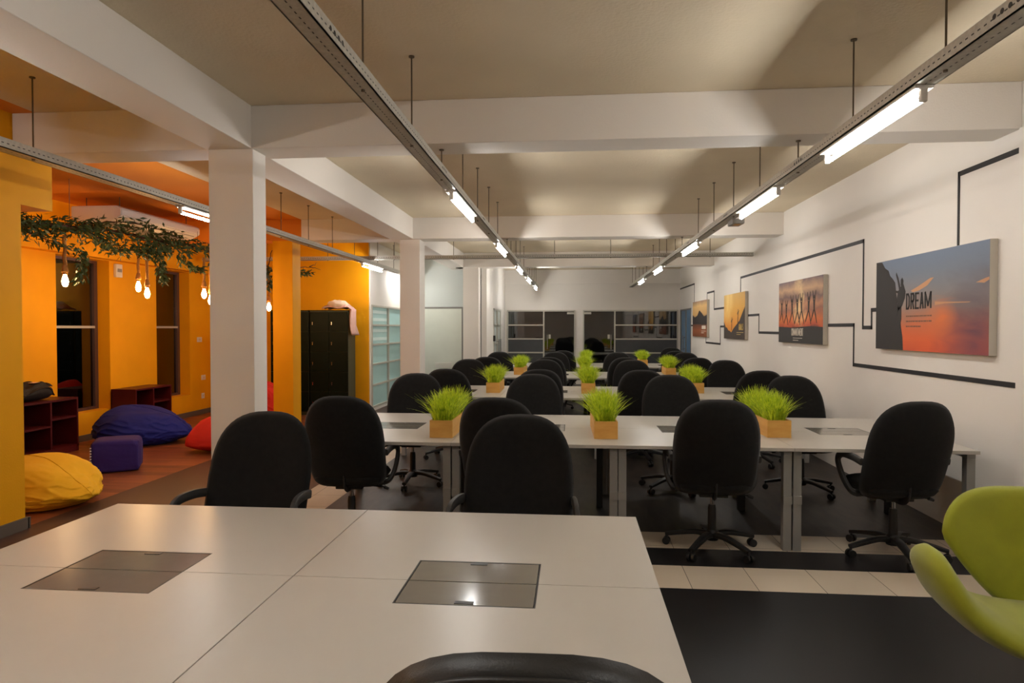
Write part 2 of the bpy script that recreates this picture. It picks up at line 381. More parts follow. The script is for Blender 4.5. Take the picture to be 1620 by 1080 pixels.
# ---------------------------------------------------------------- glazed fronts of the far rooms
def front(n, x0, x1, lights, door, hinge):
    w = bpy.data.objects.new('window_%d' % n, None); COL.objects.link(w); w['kind'] = 'structure'
    lx0, lx1 = lights
    zs = [0.90, 1.292, 1.69, 2.08]
    L = [(x0, x1, YF - .03, YF + .05, 2.08, 2.12), (x0, x0 + .035, YF - .03, YF + .05, 0, 2.08), (x1 - .035, x1, YF - .03, YF + .05, 0, 2.08)]
    mx = lx1 if lx0 == x0 else lx0
    L.append((mx - .02, mx + .02, YF - .03, YF + .05, 0, 2.08))
    for z in zs[:-1]: L.append((lx0 + .02, lx1 - .02, YF - .025, YF + .045, z - .018, z + .018))
    boxes('window_frame', 'frame_metal', L, w)
    boxes('frosted_panel', 'frost_dark', [(lx0, lx1, YF, YF + .01, 0.918, 1.274)], w)
    boxes('lower_panel', 'frost_dark', [(lx0, lx1, YF, YF + .01, 0.02, 0.882)], w)
    boxes('pane', 'glass', [(lx0, lx1, YF, YF + .008, 1.31, 2.08)], w)
    d = bpy.data.objects.new('door_%d' % n, None); COL.objects.link(d); d['kind'] = 'structure'
    dx0, dx1 = door
    boxes('glass_leaf', 'glass', [(dx0, dx1, YF, YF + .012, 0.01, 2.07)], d)
    hx = dx0 + .09 if hinge == 'r' else dx1 - .09
    bm = bmesh.new(); cyl(bm, (hx, YF - .06, 1.0), (hx, YF - .06, 1.42), .014)
    for z in (1.06, 1.36): cyl(bm, (hx, YF - .06, z), (hx, YF, z), .008)
    obj('door_handle', bm, 'chrome', d, 30)
    boxes('door_lock', 'frame_metal', [((hx + .03) if hinge == 'r' else (hx - .09), (hx + .09) if hinge == 'r' else (hx - .03), YF - .02, YF + .03, 1.3, 1.42)], d)
    px = dx1 - .2 if hinge == 'r' else dx0
    boxes('door_patch', 'frame_metal', [(px, px + .2, YF - .015, YF + .025, 2.0, 2.06)], d)
front(3, -1.87, 0.09, (-1.87, -0.81), (-0.79, 0.055), 'r')
front(4, 0.31, 2.98, (1.21, 2.98), (0.345, 1.19), 'l')
boxes('shelf_board', 'dark_room', [(1.3, 2.9, YF + 3.2, YF + 3.48, z, z + .03) for z in (1.35, 1.7, 2.05)])
tag(bpy.data.objects['shelf_board'], 'dim wall shelves seen through the right dark far window', 'shelf')
# right side glass door
d = bpy.data.objects.new('door_5', None); COL.objects.link(d); d['kind'] = 'structure'
boxes('door_frame', 'frame_grey', [(XR - .01, XR + .06, 17.15, 17.2, 0, 2.12), (XR - .01, XR + .06, 18.75, 18.8, 0, 2.12), (XR - .01, XR + .06, 17.15, 18.8, 2.08, 2.12), (XR - .005, XR + .06, 17.93, 17.98, 0, 2.08)], d)
boxes('door_leaf', 'blue_lit_glass', [(XR + .02, XR + .04, 17.2, 17.93, 0.01, 2.08), (XR + .02, XR + .04, 17.98, 18.75, 0.01, 2.08)], d)
bm = bmesh.new(); cyl(bm, (XR - .05, 18.05, 1.0), (XR - .05, 18.05, 1.4), .014)
for z in (1.05, 1.35): cyl(bm, (XR - .05, 18.05, z), (XR + .02, 18.05, z), .008)
obj('door_handle', bm, 'chrome', d, 30)
# left far glass door
d = bpy.data.objects.new('door_6', None); COL.objects.link(d); d['kind'] = 'structure'
boxes('door_frame', 'frame_metal', [(-1.96, -1.91, 16.1, 16.15, 0, 2.09), (-1.96, -1.91, 17.6, 17.65, 0, 2.09), (-1.96, -1.91, 16.1, 17.65, 2.05, 2.09), (-1.96, -1.91, 16.78, 17.0, 0, 2.05), (-1.96, -1.91, 16.1, 17.65, 1.66, 1.7), (-1.96, -1.91, 16.15, 16.8, 1.2, 1.24)], d)
boxes('pane', 'glazed_wall', [(-1.95, -1.94, 16.15, 16.78, .01, 2.05), (-1.95, -1.94, 17.0, 17.6, .01, 2.05)], d)
bm = bmesh.new()
for y in (16.7, 17.1):
    cyl(bm, (-1.86, y, 0.7), (-1.86, y, 1.32), .014)
    for z in (.76, 1.26): cyl(bm, (-1.86, y, z), (-1.93, y, z), .008)
obj('door_handle', bm, 'chrome', d, 30)
boxes('door_lock', 'black_plastic', [(-1.93, -1.88, 16.04, 16.12, 1.28, 1.42)], d)
# partition door with louvre
d = bpy.data.objects.new('door_7', None); COL.objects.link(d); d['kind'] = 'structure'
boxes('door_frame', 'frame_grey', [(-2.53, -2.48, 14.96, 15.0, 0, 2.09), (-3.5, -3.45, 14.96, 15.0, 0, 2.09), (-3.45, -2.53, 14.96, 15.0, 2.05, 2.09)], d)
boxes('door_leaf', 'door_leaf', [(-3.45, -2.53, 14.965, 14.99, 0, 2.05)], d)
boxes('louvre', 'white_plastic', [(-3.15, -2.75, 14.95, 14.965, z, z + .025) for z in (.70, .74, .78)], d)
# frosted side window
w = bpy.data.objects.new('window_5', None); COL.objects.link(w); w['kind'] = 'structure'
zs = [0.08, 0.50, 0.90, 1.28, 1.66, 2.03]; ys = [12.28, 13.42, 14.56]
L = [(GX - .05, GX + .02, 12.27, 14.75, z - .018, z + .018) for z in zs] + [(GX - .05, GX + .02, y - .025, y + .025, .06, 2.05) for y in ys]
boxes('window_frame', 'frame_metal', L, w)
boxes('frosted_pane', 'frost', [(GX - .03, GX - .02, 12.27, 14.75, .08, 1.28)], w)
boxes('clear_pane', 'frost', [(GX - .03, GX - .02, 12.27, 14.75, 1.28, 2.03)], w)
boxes('film_band', 'frost_band', [(GX - .02, GX - .015, 12.32, 13.38, z, z + .06) for z in (1.36, 1.52, 1.74, 1.89)], w)

# ---------------------------------------------------------------- tape line and pictures on the right wall
TW = 0.019
def strip(label, pts):
    bm = bmesh.new()
    for (a, b) in zip(pts, pts[1:]):
        y0, y1 = sorted((a[0], b[0])); z0, z1 = sorted((a[1], b[1]))
        hv = TW if z0 == z1 else .012; bx(bm, XR - .006, XR - .0005, y0 - hv if z0 != z1 else y0 - .012, y1 + hv if z0 != z1 else y1 + .012, z0 - TW, z1 + TW)
    tag(obj('wall_strip', bm, 'tape'), label, 'wall strip', 'black line decoration on the white wall')
strip('black wall line rising from top of the largest climber picture then running to the room edge', [(4.80, 2.81), (5.49, 2.81), (5.49, 2.24)])
strip('longest black wall line, from the left edge of climber picture up and over to the yellow picture', [(6.78, 1.785), (6.98, 1.785), (6.98, 1.607), (7.18, 1.607), (7.18, 2.51), (12.2, 2.51), (12.2, 2.2)])
strip('lowest black wall line, stepping down from jumping people picture and running under the climber picture', [(8.10, 1.635), (7.40, 1.635), (7.40, 1.207), (4.80, 1.207)])
strip('short stepped black wall line between yellow picture and jumping people picture', [(11.68, 1.82), (11.02, 1.82), (11.02, 1.53), (9.83, 1.53)])
strip('upper black wall line arching from the smallest mountain picture to yellow picture', [(13.26, 2.007), (14.42, 2.007), (14.42, 2.39), (15.15, 2.39), (15.15, 2.18)])
strip('lower black wall line dipping between the smallest mountain picture and yellow picture', [(13.26, 1.635), (13.81, 1.635), (13.81, 1.276), (15.26, 1.276), (15.26, 1.39)])
strip('black wall line from mountain picture up to the far wall corner', [(16.6, 2.068), (16.71, 2.068), (16.71, 2.70), (18.85, 2.70)])
strip('tiny black wall line between mountain picture and blue glass door', [(16.6, 1.67), (17.10, 1.67)])

def pic_mat(name, stops, warp=0.12, nscale=3.0, glow=None, stretch=(1, 1, 1)):
    # local coordinates: x = distance from left edge (0..w), z = height fraction handled by mapping
    m, nt, b = nodes(name); b.inputs['Roughness'].default_value = 0.6
    tc = nd(nt, 'ShaderNodeTexCoord'); sp = nd(nt, 'ShaderNodeSeparateXYZ'); nt.links.new(tc.outputs['Object'], sp.inputs[0])
    mp = nd(nt, 'ShaderNodeMapping'); mp.inputs['Scale'].default_value = stretch; nt.links.new(tc.outputs['Object'], mp.inputs[0])
    n = nd(nt, 'ShaderNodeTexNoise'); n.inputs['Scale'].default_value = nscale; n.inputs['Detail'].default_value = 6; n.inputs['Distortion'].default_value = 0.6
    nt.links.new(mp.outputs[0], n.inputs['Vector'])
    d = nd(nt, 'ShaderNodeMath', operation='MULTIPLY_ADD'); nt.links.new(n.outputs[0], d.inputs[0]); d.inputs[1].default_value = warp * 2; d.inputs[2].default_value = -warp
    h = nd(nt, 'ShaderNodeMath', operation='MULTIPLY_ADD'); nt.links.new(sp.outputs['Z'], h.inputs[0]); h.inputs[1].default_value = 1 / 0.84; nt.links.new(d.outputs[0], h.inputs[2])
    r = nd(nt, 'ShaderNodeValToRGB'); cr = r.color_ramp
    while len(cr.elements) < len(stops): cr.elements.new(0.5)
    for e, (p, c) in zip(cr.elements, stops): e.position = p; e.color = lin(c)
    nt.links.new(h.outputs[0], r.inputs[0]); out = r.outputs[0]
    for (gx, gz, rad, c, st) in glow or []:
        v = nd(nt, 'ShaderNodeVectorMath', operation='DISTANCE'); nt.links.new(tc.outputs['Object'], v.inputs[0]); v.inputs[1].default_value = (0, -gx, gz)
        q = nd(nt, 'ShaderNodeMapRange'); q.inputs['From Min'].default_value = rad; q.inputs['From Max'].default_value = 0; q.inputs['To Max'].default_value = st
        nn = nd(nt, 'ShaderNodeMath', operation='MULTIPLY_ADD'); nt.links.new(n.outputs[0], nn.inputs[0]); nn.inputs[1].default_value = 0.5; nt.links.new(v.outputs['Value'], nn.inputs[2])
        nt.links.new(nn.outputs[0], q.inputs[0]); q.inputs['From Min'].default_value = rad + .25; q.inputs['From Max'].default_value = .2
        mx = nd(nt, 'ShaderNodeMixRGB'); nt.links.new(q.outputs[0], mx.inputs[0]); nt.links.new(out, mx.inputs[1]); mx.inputs[2].default_value = lin(c); out = mx.outputs[0]
    nt.links.new(out, b.inputs['Base Color'])
    return m
PX = 0.055
def picture(y_left, w, label, m):
    t = thing('canvas_print', label, 'picture', (XR - .001, y_left, 1.40), 0, 'sunset canvas prints on the white wall')
    bm = bmesh.new(); bx(bm, -PX, 0, -w, 0, 0, .84, .003); obj('canvas', bm, 'canvas_side', t)
    bm = bmesh.new(); bx(bm, -PX - .001, -PX + .001, -w + .002, -.002, .002, .838); obj('print', bm, m, t)
    return t
def flat(t, name, m, polys, off=.002):
    bm = bmesh.new()
    for pl in polys:
        a = [bm.verts.new((-PX - off, -x, z)) for x, z in pl]; b = [bm.verts.new((-PX - .0008, -x, z)) for x, z in pl]
        bm.faces.new(a); bm.faces.new(b[::-1])
        for i in range(len(pl)): bm.faces.new((a[i], a[(i + 1) % len(pl)], b[(i + 1) % len(pl)], b[i]))
    return obj(name, bm, m, t)
STROKES = {'D': [[(0, 0), (0, 1)], [(0, 1), (.6, 1), (1, .8), (1, .2), (.6, 0), (0, 0)]], 'R': [[(0, 0), (0, 1)], [(0, 1), (.8, 1), (1, .88), (1, .62), (.8, .5), (0, .5)], [(.5, .5), (1, 0)]],
    'E': [[(1, 1), (0, 1), (0, 0), (1, 0)], [(0, .52), (.85, .52)]], 'A': [[(0, 0), (.5, 1), (1, 0)], [(.2, .32), (.8, .32)]], 'M': [[(0, 0), (0, 1), (.5, .15), (1, 1), (1, 0)]],
    'C': [[(1, .75), (.95, .9), (.7, 1), (.3, 1), (0, .85), (0, .15), (.3, 0), (.7, 0), (.95, .1), (1, .25)]], 'O': [[(.3, 0), (0, .15), (0, .85), (.3, 1), (.7, 1), (1, .85), (1, .15), (.7, 0), (.3, 0)]],
    'I': [[(.5, 0), (.5, 1)]], 'T': [[(.5, 0), (.5, 1)], [(0, 1), (1, 1)]], 'N': [[(0, 0), (0, 1), (1, 0), (1, 1)]], 'L': [[(0, 1), (0, 0), (1, 0)]],
    'G': [[(1, .8), (.7, 1), (.3, 1), (0, .85), (0, .15), (.3, 0), (1, 0), (1, .45), (.6, .45)]], 'S': [[(1, .85), (.75, 1), (.25, 1), (0, .85), (0, .65), (1, .38), (1, .15), (.75, 0), (.25, 0), (0, .15)]]}
def words(t, txt, x, z, w, h, m, st=.018):
    """condensed bold capitals built stroke by stroke, one part per letter"""
    wts = [{'M': 1.55, 'I': .55}.get(c, 1) for c in txt]; unit = w / sum(wts); gap = st * .9
    for i, ch in enumerate(txt):
        lw = unit * wts[i] - gap - st; ox = x + sum(wts[:i]) * unit + st / 2
        P = []
        for line in STROKES[ch]:
            q = [(ox + a * lw, z + st / 2 + b * (h - st)) for a, b in line]
            for (x0, z0), (x1, z1) in zip(q, q[1:]):
                L = math.hypot(x1 - x0, z1 - z0); ux, uz = (x1 - x0) / L * st / 2, (z1 - z0) / L * st / 2
                x0 -= ux * .7; z0 -= uz * .7; x1 += ux * .7; z1 += uz * .7
                P.append([(x0 - uz, z0 + ux), (x1 - uz, z1 + ux), (x1 + uz, z1 - ux), (x0 + uz, z0 - ux)])
        flat(t, 'letter', m, P, .0042)
def lines(t, m, x, w, zs, h=.012):
    for i, z in enumerate(zs):
        P = []
        xx = x; end = x + w * (1 if i < len(zs) - 1 else .6)
        while xx < end:
            l = random.uniform(.015, .05); P.append([(xx, z), (min(xx + l, end), z), (min(xx + l, end), z + h), (xx, z + h)]); xx += l + .008
        flat(t, 'small_print', m, P)
def figure(x, z, s, lean=0.0, arms='up', legs='split'):
    """upright flat human silhouette built of polygons; s = height"""
    def P(pts): return [(x + (px + lean * pz) * s, z + pz * s) for px, pz in pts]
    out = [P([(-.05, .45), (.05, .45), (.085, .78), (-.085, .78)]),
           P([(-.045, .80), (.045, .80), (.055, .87), (.03, .93), (-.03, .93), (-.055, .87)])]
    if arms == 'up': out += [P([(-.085, .74), (-.05, .78), (-.12, 1.08), (-.15, 1.06)]), P([(.05, .78), (.085, .74), (.16, 1.05), (.13, 1.08)])]
    else: out += [P([(-.085, .76), (-.06, .7), (-.22, .56), (-.24, .6)]), P([(.06, .7), (.085, .76), (.26, .84), (.26, .80)])]
    if legs == 'split': out += [P([(-.05, .47), (.01, .45), (-.16, .2), (-.28, .06), (-.30, .1), (-.2, .26)]), P([(-.01, .45), (.05, .47), (.16, .28), (.26, .0), (.22, .0), (.1, .24)])]
    else: out += [P([(-.05, .47), (0, .45), (-.03, .0), (-.07, .0)]), P([(0, .45), (.05, .47), (.1, .25), (.05, .0), (.02, .02), (.05, .24)])]
    return out
# 1: climber
pm = pic_mat('print of dusk sky over clouds', [(0.0, (206, 84, 40)), (.12, (216, 96, 44)), (.26, (204, 104, 58)), (.36, (170, 112, 84)), (.46, (142, 122, 110)), (.62, (128, 122, 122)), (.8, (112, 120, 134)), (1, (106, 120, 142))], .06, 2.2,
             [(1.6, .12, .62, (58, 46, 76), 1.0), (1.15, .30, .22, (236, 120, 40), .7)], (1, 1, 3.5))
t = picture(6.76, 1.76, 'largest and nearest canvas print, climber on a dark cliff at sunset reading DREAM', pm)
flat(t, 'cliff_silhouette', 'ink', [[(0.002, .002), (.535, .002), (.525, .12), (.50, .20), (.47, .33), (.43, .36), (.42, .46), (.40, .52), (.38, .62), (.33, .66), (.28, .69), (.25, .74), (.18, .77), (.12, .83), (.002, .838)]], .0015)
flat(t, 'climber_silhouette', 'ink', [
    [(.44, .36), (.51, .40), (.56, .47), (.57, .53), (.53, .60), (.49, .58), (.44, .54), (.42, .48)],
    [(.485, .585), (.525, .585), (.53, .63), (.51, .655), (.485, .64)],
    [(.455, .55), (.48, .57), (.44, .66), (.40, .71), (.395, .69), (.43, .62)],
    [(.43, .52), (.44, .54), (.37, .55), (.37, .53)],
    [(.44, .38), (.50, .40), (.50, .28), (.47, .20), (.45, .20), (.46, .29)],
    [(.43, .42), (.45, .38), (.42, .30), (.39, .30)]], .003)
words(t, 'DREAM', .585, .365, .43, .145, 'ink', .017)
lines(t, 'ink_faint', .585, .42, (.30, .255, .21))
flat(t, 'cloud_streak', mat('printed peach cloud', (196, 144, 104), .7), [[(.66, .53), (.78, .56), (.98, .62), (1.03, .62), (.93, .56), (.8, .525), (.7, .515)], [(1.05, .39), (1.2, .40), (1.52, .395), (1.54, .40), (1.2, .412), (1.05, .42)], [(1.6, .54), (1.72, .565), (1.758, .57), (1.758, .55), (1.7, .53)]], .0012)
# 2: jumping people
pm = pic_mat('print of glowing sunset clouds', [(0.0, (50, 40, 36)), (.22, (54, 42, 36)), (.27, (180, 70, 30)), (.38, (206, 112, 50)), (.52, (150, 96, 76)), (.62, (186, 130, 92)), (.74, (112, 84, 80)), (.85, (190, 150, 112)), (1, (110, 88, 92))], .09, 4.0,
             [(.86, .45, .26, (255, 226, 160), .9), (.85, .78, .2, (250, 214, 150), .6)], (1, 1, 1.8))
t = picture(9.81, 1.68, 'canvas print of seven jumping people before a cloudy sunset reading COMMITMENT', pm)
flat(t, 'ground_silhouette', 'ink', [[(.002, .002), (1.678, .002), (1.678, .215), (1.2, .225), (.6, .21), (.002, .22)]], .0015)
def tt(s, a=1 / 9.81, b=1 / 8.13): return 9.81 - 1 / (a + s * (b - a))
for s, hh, zz in ((.07, .30, .30), (.17, .32, .26), (.31, .37, .27), (.43, .38, .26), (.52, .38, .27), (.67, .38, .27), (.80, .38, .28)):
    flat(t, 'person_silhouette', 'ink_brown', figure(tt(s), zz - .02, hh, random.uniform(-.08, .1), 'up', 'split'), .003)
words(t, 'COMMITMENT', .56, .10, .46, .10, 'ink_white', .009)
lines(t, 'ink_white', .62, .36, (.065, .035), .008)
# 3: golden slope
pm = pic_mat('print of golden sky', [(0.0, (206, 120, 34)), (.35, (222, 146, 46)), (.7, (222, 166, 66)), (1, (204, 160, 80))], .08, 3.0, [(.35, .66, .40, (255, 226, 140), .85)])
t = picture(13.25, 1.57, 'canvas print with golden sky and two figures climbing a slope, reading GOALS', pm)
flat(t, 'slope_silhouette', 'ink_brown', [[(.002, .002), (1.568, .002), (1.568, .58), (1.4, .47), (1.2, .34), (1.0, .27), (.75, .19), (.6, .12), (.48, .15), (.36, .16), (.26, .21), (.15, .22), (.05, .30), (.002, .32)]], .0015)
flat(t, 'climber_silhouette', 'ink', figure(.62, .16, .26, .12, 'side', 'walk'), .003); flat(t, 'climber_silhouette', 'ink', figure(1.08, .30, .26, .12, 'side', 'walk'), .003)
words(t, 'GOALS', 1.16, .165, .32, .115, 'ink_gold', .016)
lines(t, 'ink_gold', 1.0, .48, (.12, .085), .009)
# 4: mountain
pm = pic_mat('print of mountain dusk', [(0.0, (120, 66, 34)), (.18, (150, 84, 46)), (.34, (96, 58, 40)), (.36, (60, 46, 44)), (.5, (66, 54, 54)), (.62, (206, 160, 100)), (.85, (226, 186, 120)), (1, (150, 116, 104))], .05, 3.0)
t = picture(16.62, 1.72, 'smallest and furthest canvas print, bright cloud over a dark mountain lake', pm)
flat(t, 'mountain_silhouette', 'ink', [[(.002, .30), (1.718, .29), (1.718, .50), (1.4, .47), (1.15, .55), (.85, .62), (.6, .50), (.3, .46), (.002, .52)]], .0015)
flat(t, 'title_block', 'ink_white', [[(1.15, .18), (1.6, .18), (1.6, .26), (1.15, .26)]], .002)
lines(t, 'ink_white', 1.1, .5, (.13, .09), .012)

# ---------------------------------------------------------------- suspended rails and lights
def rail(name_label, axis, c, a0, a1, z0, z1, w, rods, rodtops):
    cen = (c, 0, (z0 + z1) / 2) if axis == 'y' else (0, c, (z0 + z1) / 2)
    t = thing('suspended_rail', name_label, 'rail', cen, 0, 'suspended steel light rails')
    h = (z1 - z0) / 2; bm = bmesh.new()
    def b2(u0, u1, q0, q1):   # across u, height q
        if axis == 'y': bx(bm, u0, u1, a0, a1, q0, q1)
        else: bx(bm, a0, a1, u0, u1, q0, q1)
    b2(-w / 2, w / 2, -h, -h + .006); b2(-w / 2, -w / 2 + .006, -h, h); b2(w / 2 - .006, w / 2, -h, h)
    obj('channel', bm, 'rail_y' if axis == 'y' else 'rail_x', t)
    if axis == 'y' and c > -2:
        sx = w / 2 if c < 0 else -w / 2 - .001
        for y0 in (2.5, 4.72, 6.9, 9.1):
            for k in range(4):
                bm = bmesh.new(); cyl(bm, (sx, y0 + k * .045, .006), (sx + .001, y0 + k * .045, .006), .011, n=10)
                obj('knockout_hole', bm, 'black_plastic', t)
    for r in rods:
        top = (BB if any(abs(r - q) < .2 for q in rodtops) else CE) - cen[2]
        bm = bmesh.new(); p = (0, r) if axis == 'y' else (r, 0)
        cyl(bm, (p[0], p[1], -h), (p[0], p[1], top), .005, n=8); cyl(bm, (p[0], p[1], top - .008), (p[0], p[1], top), .018, n=10)
        cyl(bm, (p[0], p[1], -h - .008), (p[0], p[1], -h), .01, n=6)
        obj('hanging_rod', bm, 'steel_dark', t)
    return t
M['steel_dark'] = mat('dull threaded steel', (96, 84, 66), 0.5, metal=0.5)
rods = [3.05, 4.0] + [4.93] + [5.9 + .93 * i for i in range(4)] + [9.95] + [10.6 + .95 * i for i in range(4)] + [14.6] + [15.3 + .9 * i for i in range(4)]
bmy = [4.93, 9.95, 14.6]
rail('long slotted steel rail hanging left of centre over the desks', 'y', -0.985, -2.4, 18.4, 2.725, 2.79, .10, rods, bmy)
rail('long slotted steel rail hanging on the right, nearest the pictures', 'y', 1.62, -2.4, 18.4, 2.725, 2.79, .10, rods, bmy)
rail('slotted steel rail hanging between white column and orange lounge', 'y', -3.58, -2.4, 14.95, 2.725, 2.79, .10, [2.2, 4.1, 6.3, 7.85, 8.7, 9.6, 10.6, 11.9, 13.0], [])
rail('crosswise slotted steel rail spanning the whole room beyond the second beam', 'x', 11.3, -6.6, 3.0, 2.80, 2.862, .10, [-4.3, -3.1, -2.05, -.3, .65, 2.3], [])
def light_fixture():
    t = thing('fluorescent_light', 'x', 'light', (0, 0, 2.725), 0, 'fluorescent tubes under the rails')
    bm = bmesh.new(); bx(bm, -.042, .042, .02, 1.20, -.016, -.001, .003); obj('batten', bm, 'batten', t)
    for y in (0.02, 1.175):
        bm = bmesh.new(); bx(bm, -.016, .016, y, y + .025, -.076, -.014, .004); obj('lamp_holder', bm, 'white_plastic', t)
    bm = bmesh.new(); cyl(bm, (0, .045, -.064), (0, 1.175, -.064), .0125, n=14); obj('lamp_tube', bm, 'tube', t, 30)
    return t
L0 = light_fixture()
ordn = ['nearest', 'second', 'third', 'fourth', 'fifth']
spots = []
for rn, x, ys in (('left-centre rail', -.985, [5.3, 8.5, 11.7, 14.3, 17.1]), ('right rail', 1.62, [3.2, 5.35, 8.65, 12.0, 15.0])):
    for i, y in enumerate(ys): spots.append((x, y, 'lit fluorescent tube under the %s, %s from the camera' % (rn, ordn[i])))
for x, y, l in ((-.985, .65, 'added unseen fluorescent tube on the left-centre rail, brightening the nearest desks'), (1.62, -.15, 'added unseen fluorescent tube on the right rail behind the camera, brightening the foreground'), (-3.58, 2.15, 'lit fluorescent tube on the lounge side rail, just out of frame at left')): spots.append((x, y, l))  # left-centre and right tubes are unseen, added to brighten the foreground
spots.append((-3.58, -1.2, 'added unseen fluorescent tube on the lounge side rail behind the camera, brightening the left'))  # unseen tube added to lift the dim left side
spots.append((-3.58, 5.72, 'lit fluorescent tube partly hidden by the front white column'))
spots.append((-3.54, 13.45, 'added fluorescent tube hidden by second column, brightening the far left partition'))  # hidden tube added to brighten the partition and wall around it
spots.append((-3.56, 10.9, 'lit fluorescent tube before the orange and white wall corner, left of second column'))
for i, (x, y, l) in enumerate(spots):
    if i == 0: L0.location = (x, y, 2.725); L0['label'] = l
    else: dup(L0, (x, y, 2.725), 0, l)
t = thing('sensor_box', 'small grey junction box under the right rail, beyond the second tube', 'junction box', (1.70, 6.95, 2.725))
boxes('box_body', 'steel', [(-.06, .06, 0, .22, -.05, -.001)], t, .004); boxes('lens', 'brass', [(-.03, .03, .05, .15, -.055, -.05)], t)

# ---------------------------------------------------------------- desks
DW = 1.24; DD = 1.64
def desk():
    t = thing('double_desk', 'x', 'desk', (0, 0, 0), 0, 'white double desks in rows')
    w = DW / 2 - .0015
    for y0, y1 in ((-DD / 2, -.0015), (.0015, DD / 2)):
        bm = bmesh.new()
        hx, hy = .222, .19
        ya, yb = (y0, -hy) if y0 < 0 else (hy, y1)
        za, zb = .726, .75
        bx(bm, -w, w, ya, yb, za, zb); yc, ye = (yb, y1) if y0 < 0 else (y0, ya)
        bx(bm, -w, -hx, yc, ye, za, zb); bx(bm, hx, w, yc, ye, za, zb)
        obj('desktop', bm, 'desk', t)
    h = boxes('cable_hatch', 'black_plastic', [(-.222, .222, -.19, -.184, .722, .7495), (-.222, .222, .184, .19, .722, .7495), (-.222, -.217, -.184, .184, .722, .7495), (.217, .222, -.184, .184, .722, .7495), (-.222, .222, -.19, .19, .70, .71)], t)
    for y0, y1, ty in ((-.182, -.003, -.175), (.003, .182, .16)):
        l = boxes('hatch_lid', 'smoke', [(-.215, .215, y0, y1, .742, .7495)], h, .001)
        boxes('finger_tab', 'black_plastic', [(-.03, .03, ty - .002, ty + .018, .748, .7512)], h)
    for sx in (-1, 1):
        for y0 in (-DD / 2 + .045, DD / 2 - .105):
            x1 = sx * (w - .004); xs = sorted((x1, x1 - sx * .058))
            boxes('leg', 'steel', [(xs[0], xs[1], y0, y0 + .06, 0, .69)], t, .003)
        xs = sorted((sx * (w - .004), sx * (w - .06)))
        boxes('side_rail', 'steel', [(xs[0], xs[1], -DD / 2 + .045, DD / 2 - .045, .69, .725)], t)
        for y0 in (-DD / 2 + .04,):
            boxes('joint_plate', 'steel', [(xs[0] - .002, xs[1] + .002, y0 - .003, y0 + .065, 0.34, .40)], t)
    boxes('cross_rail', 'steel', [(-w + .06, w - .06, s * .5 - .02, s * .5 + .02, .69, .725) for s in (-1, 1)], t)
    boxes('cable_riser', 'black_plastic', [(.50, .555, .25, .32, 0.0, .69)], t, .004)
    return t
D0 = desk()
mod = ['leftmost', 'second from left', 'third from left', 'rightmost']
rowy = {1: 2.165, 2: 5.625, 3: 8.84, 4: 12.1, 5: 15.35}
rown = {2: 'second desk row from the camera', 3: 'third desk row', 4: 'fourth desk row', 5: 'last desk row near the dark windows'}
xs4 = [-1.52, -0.28, 0.955, 2.195]
D0.location = (-1.5725, rowy[1], 0); D0['label'] = 'nearest white desk on the left, its hatch left of the seam'
dup(D0, (-0.3315, rowy[1], 0), 0, 'nearest white desk on the right, leather chair in front')
for r in (2, 3, 4, 5):
    for i, x in enumerate(xs4):
        dup(D0, (x + (0.0 if r > 2 else 0), rowy[r], 0), 0, '%s white desk of the %s' % (mod[i], rown[r]))

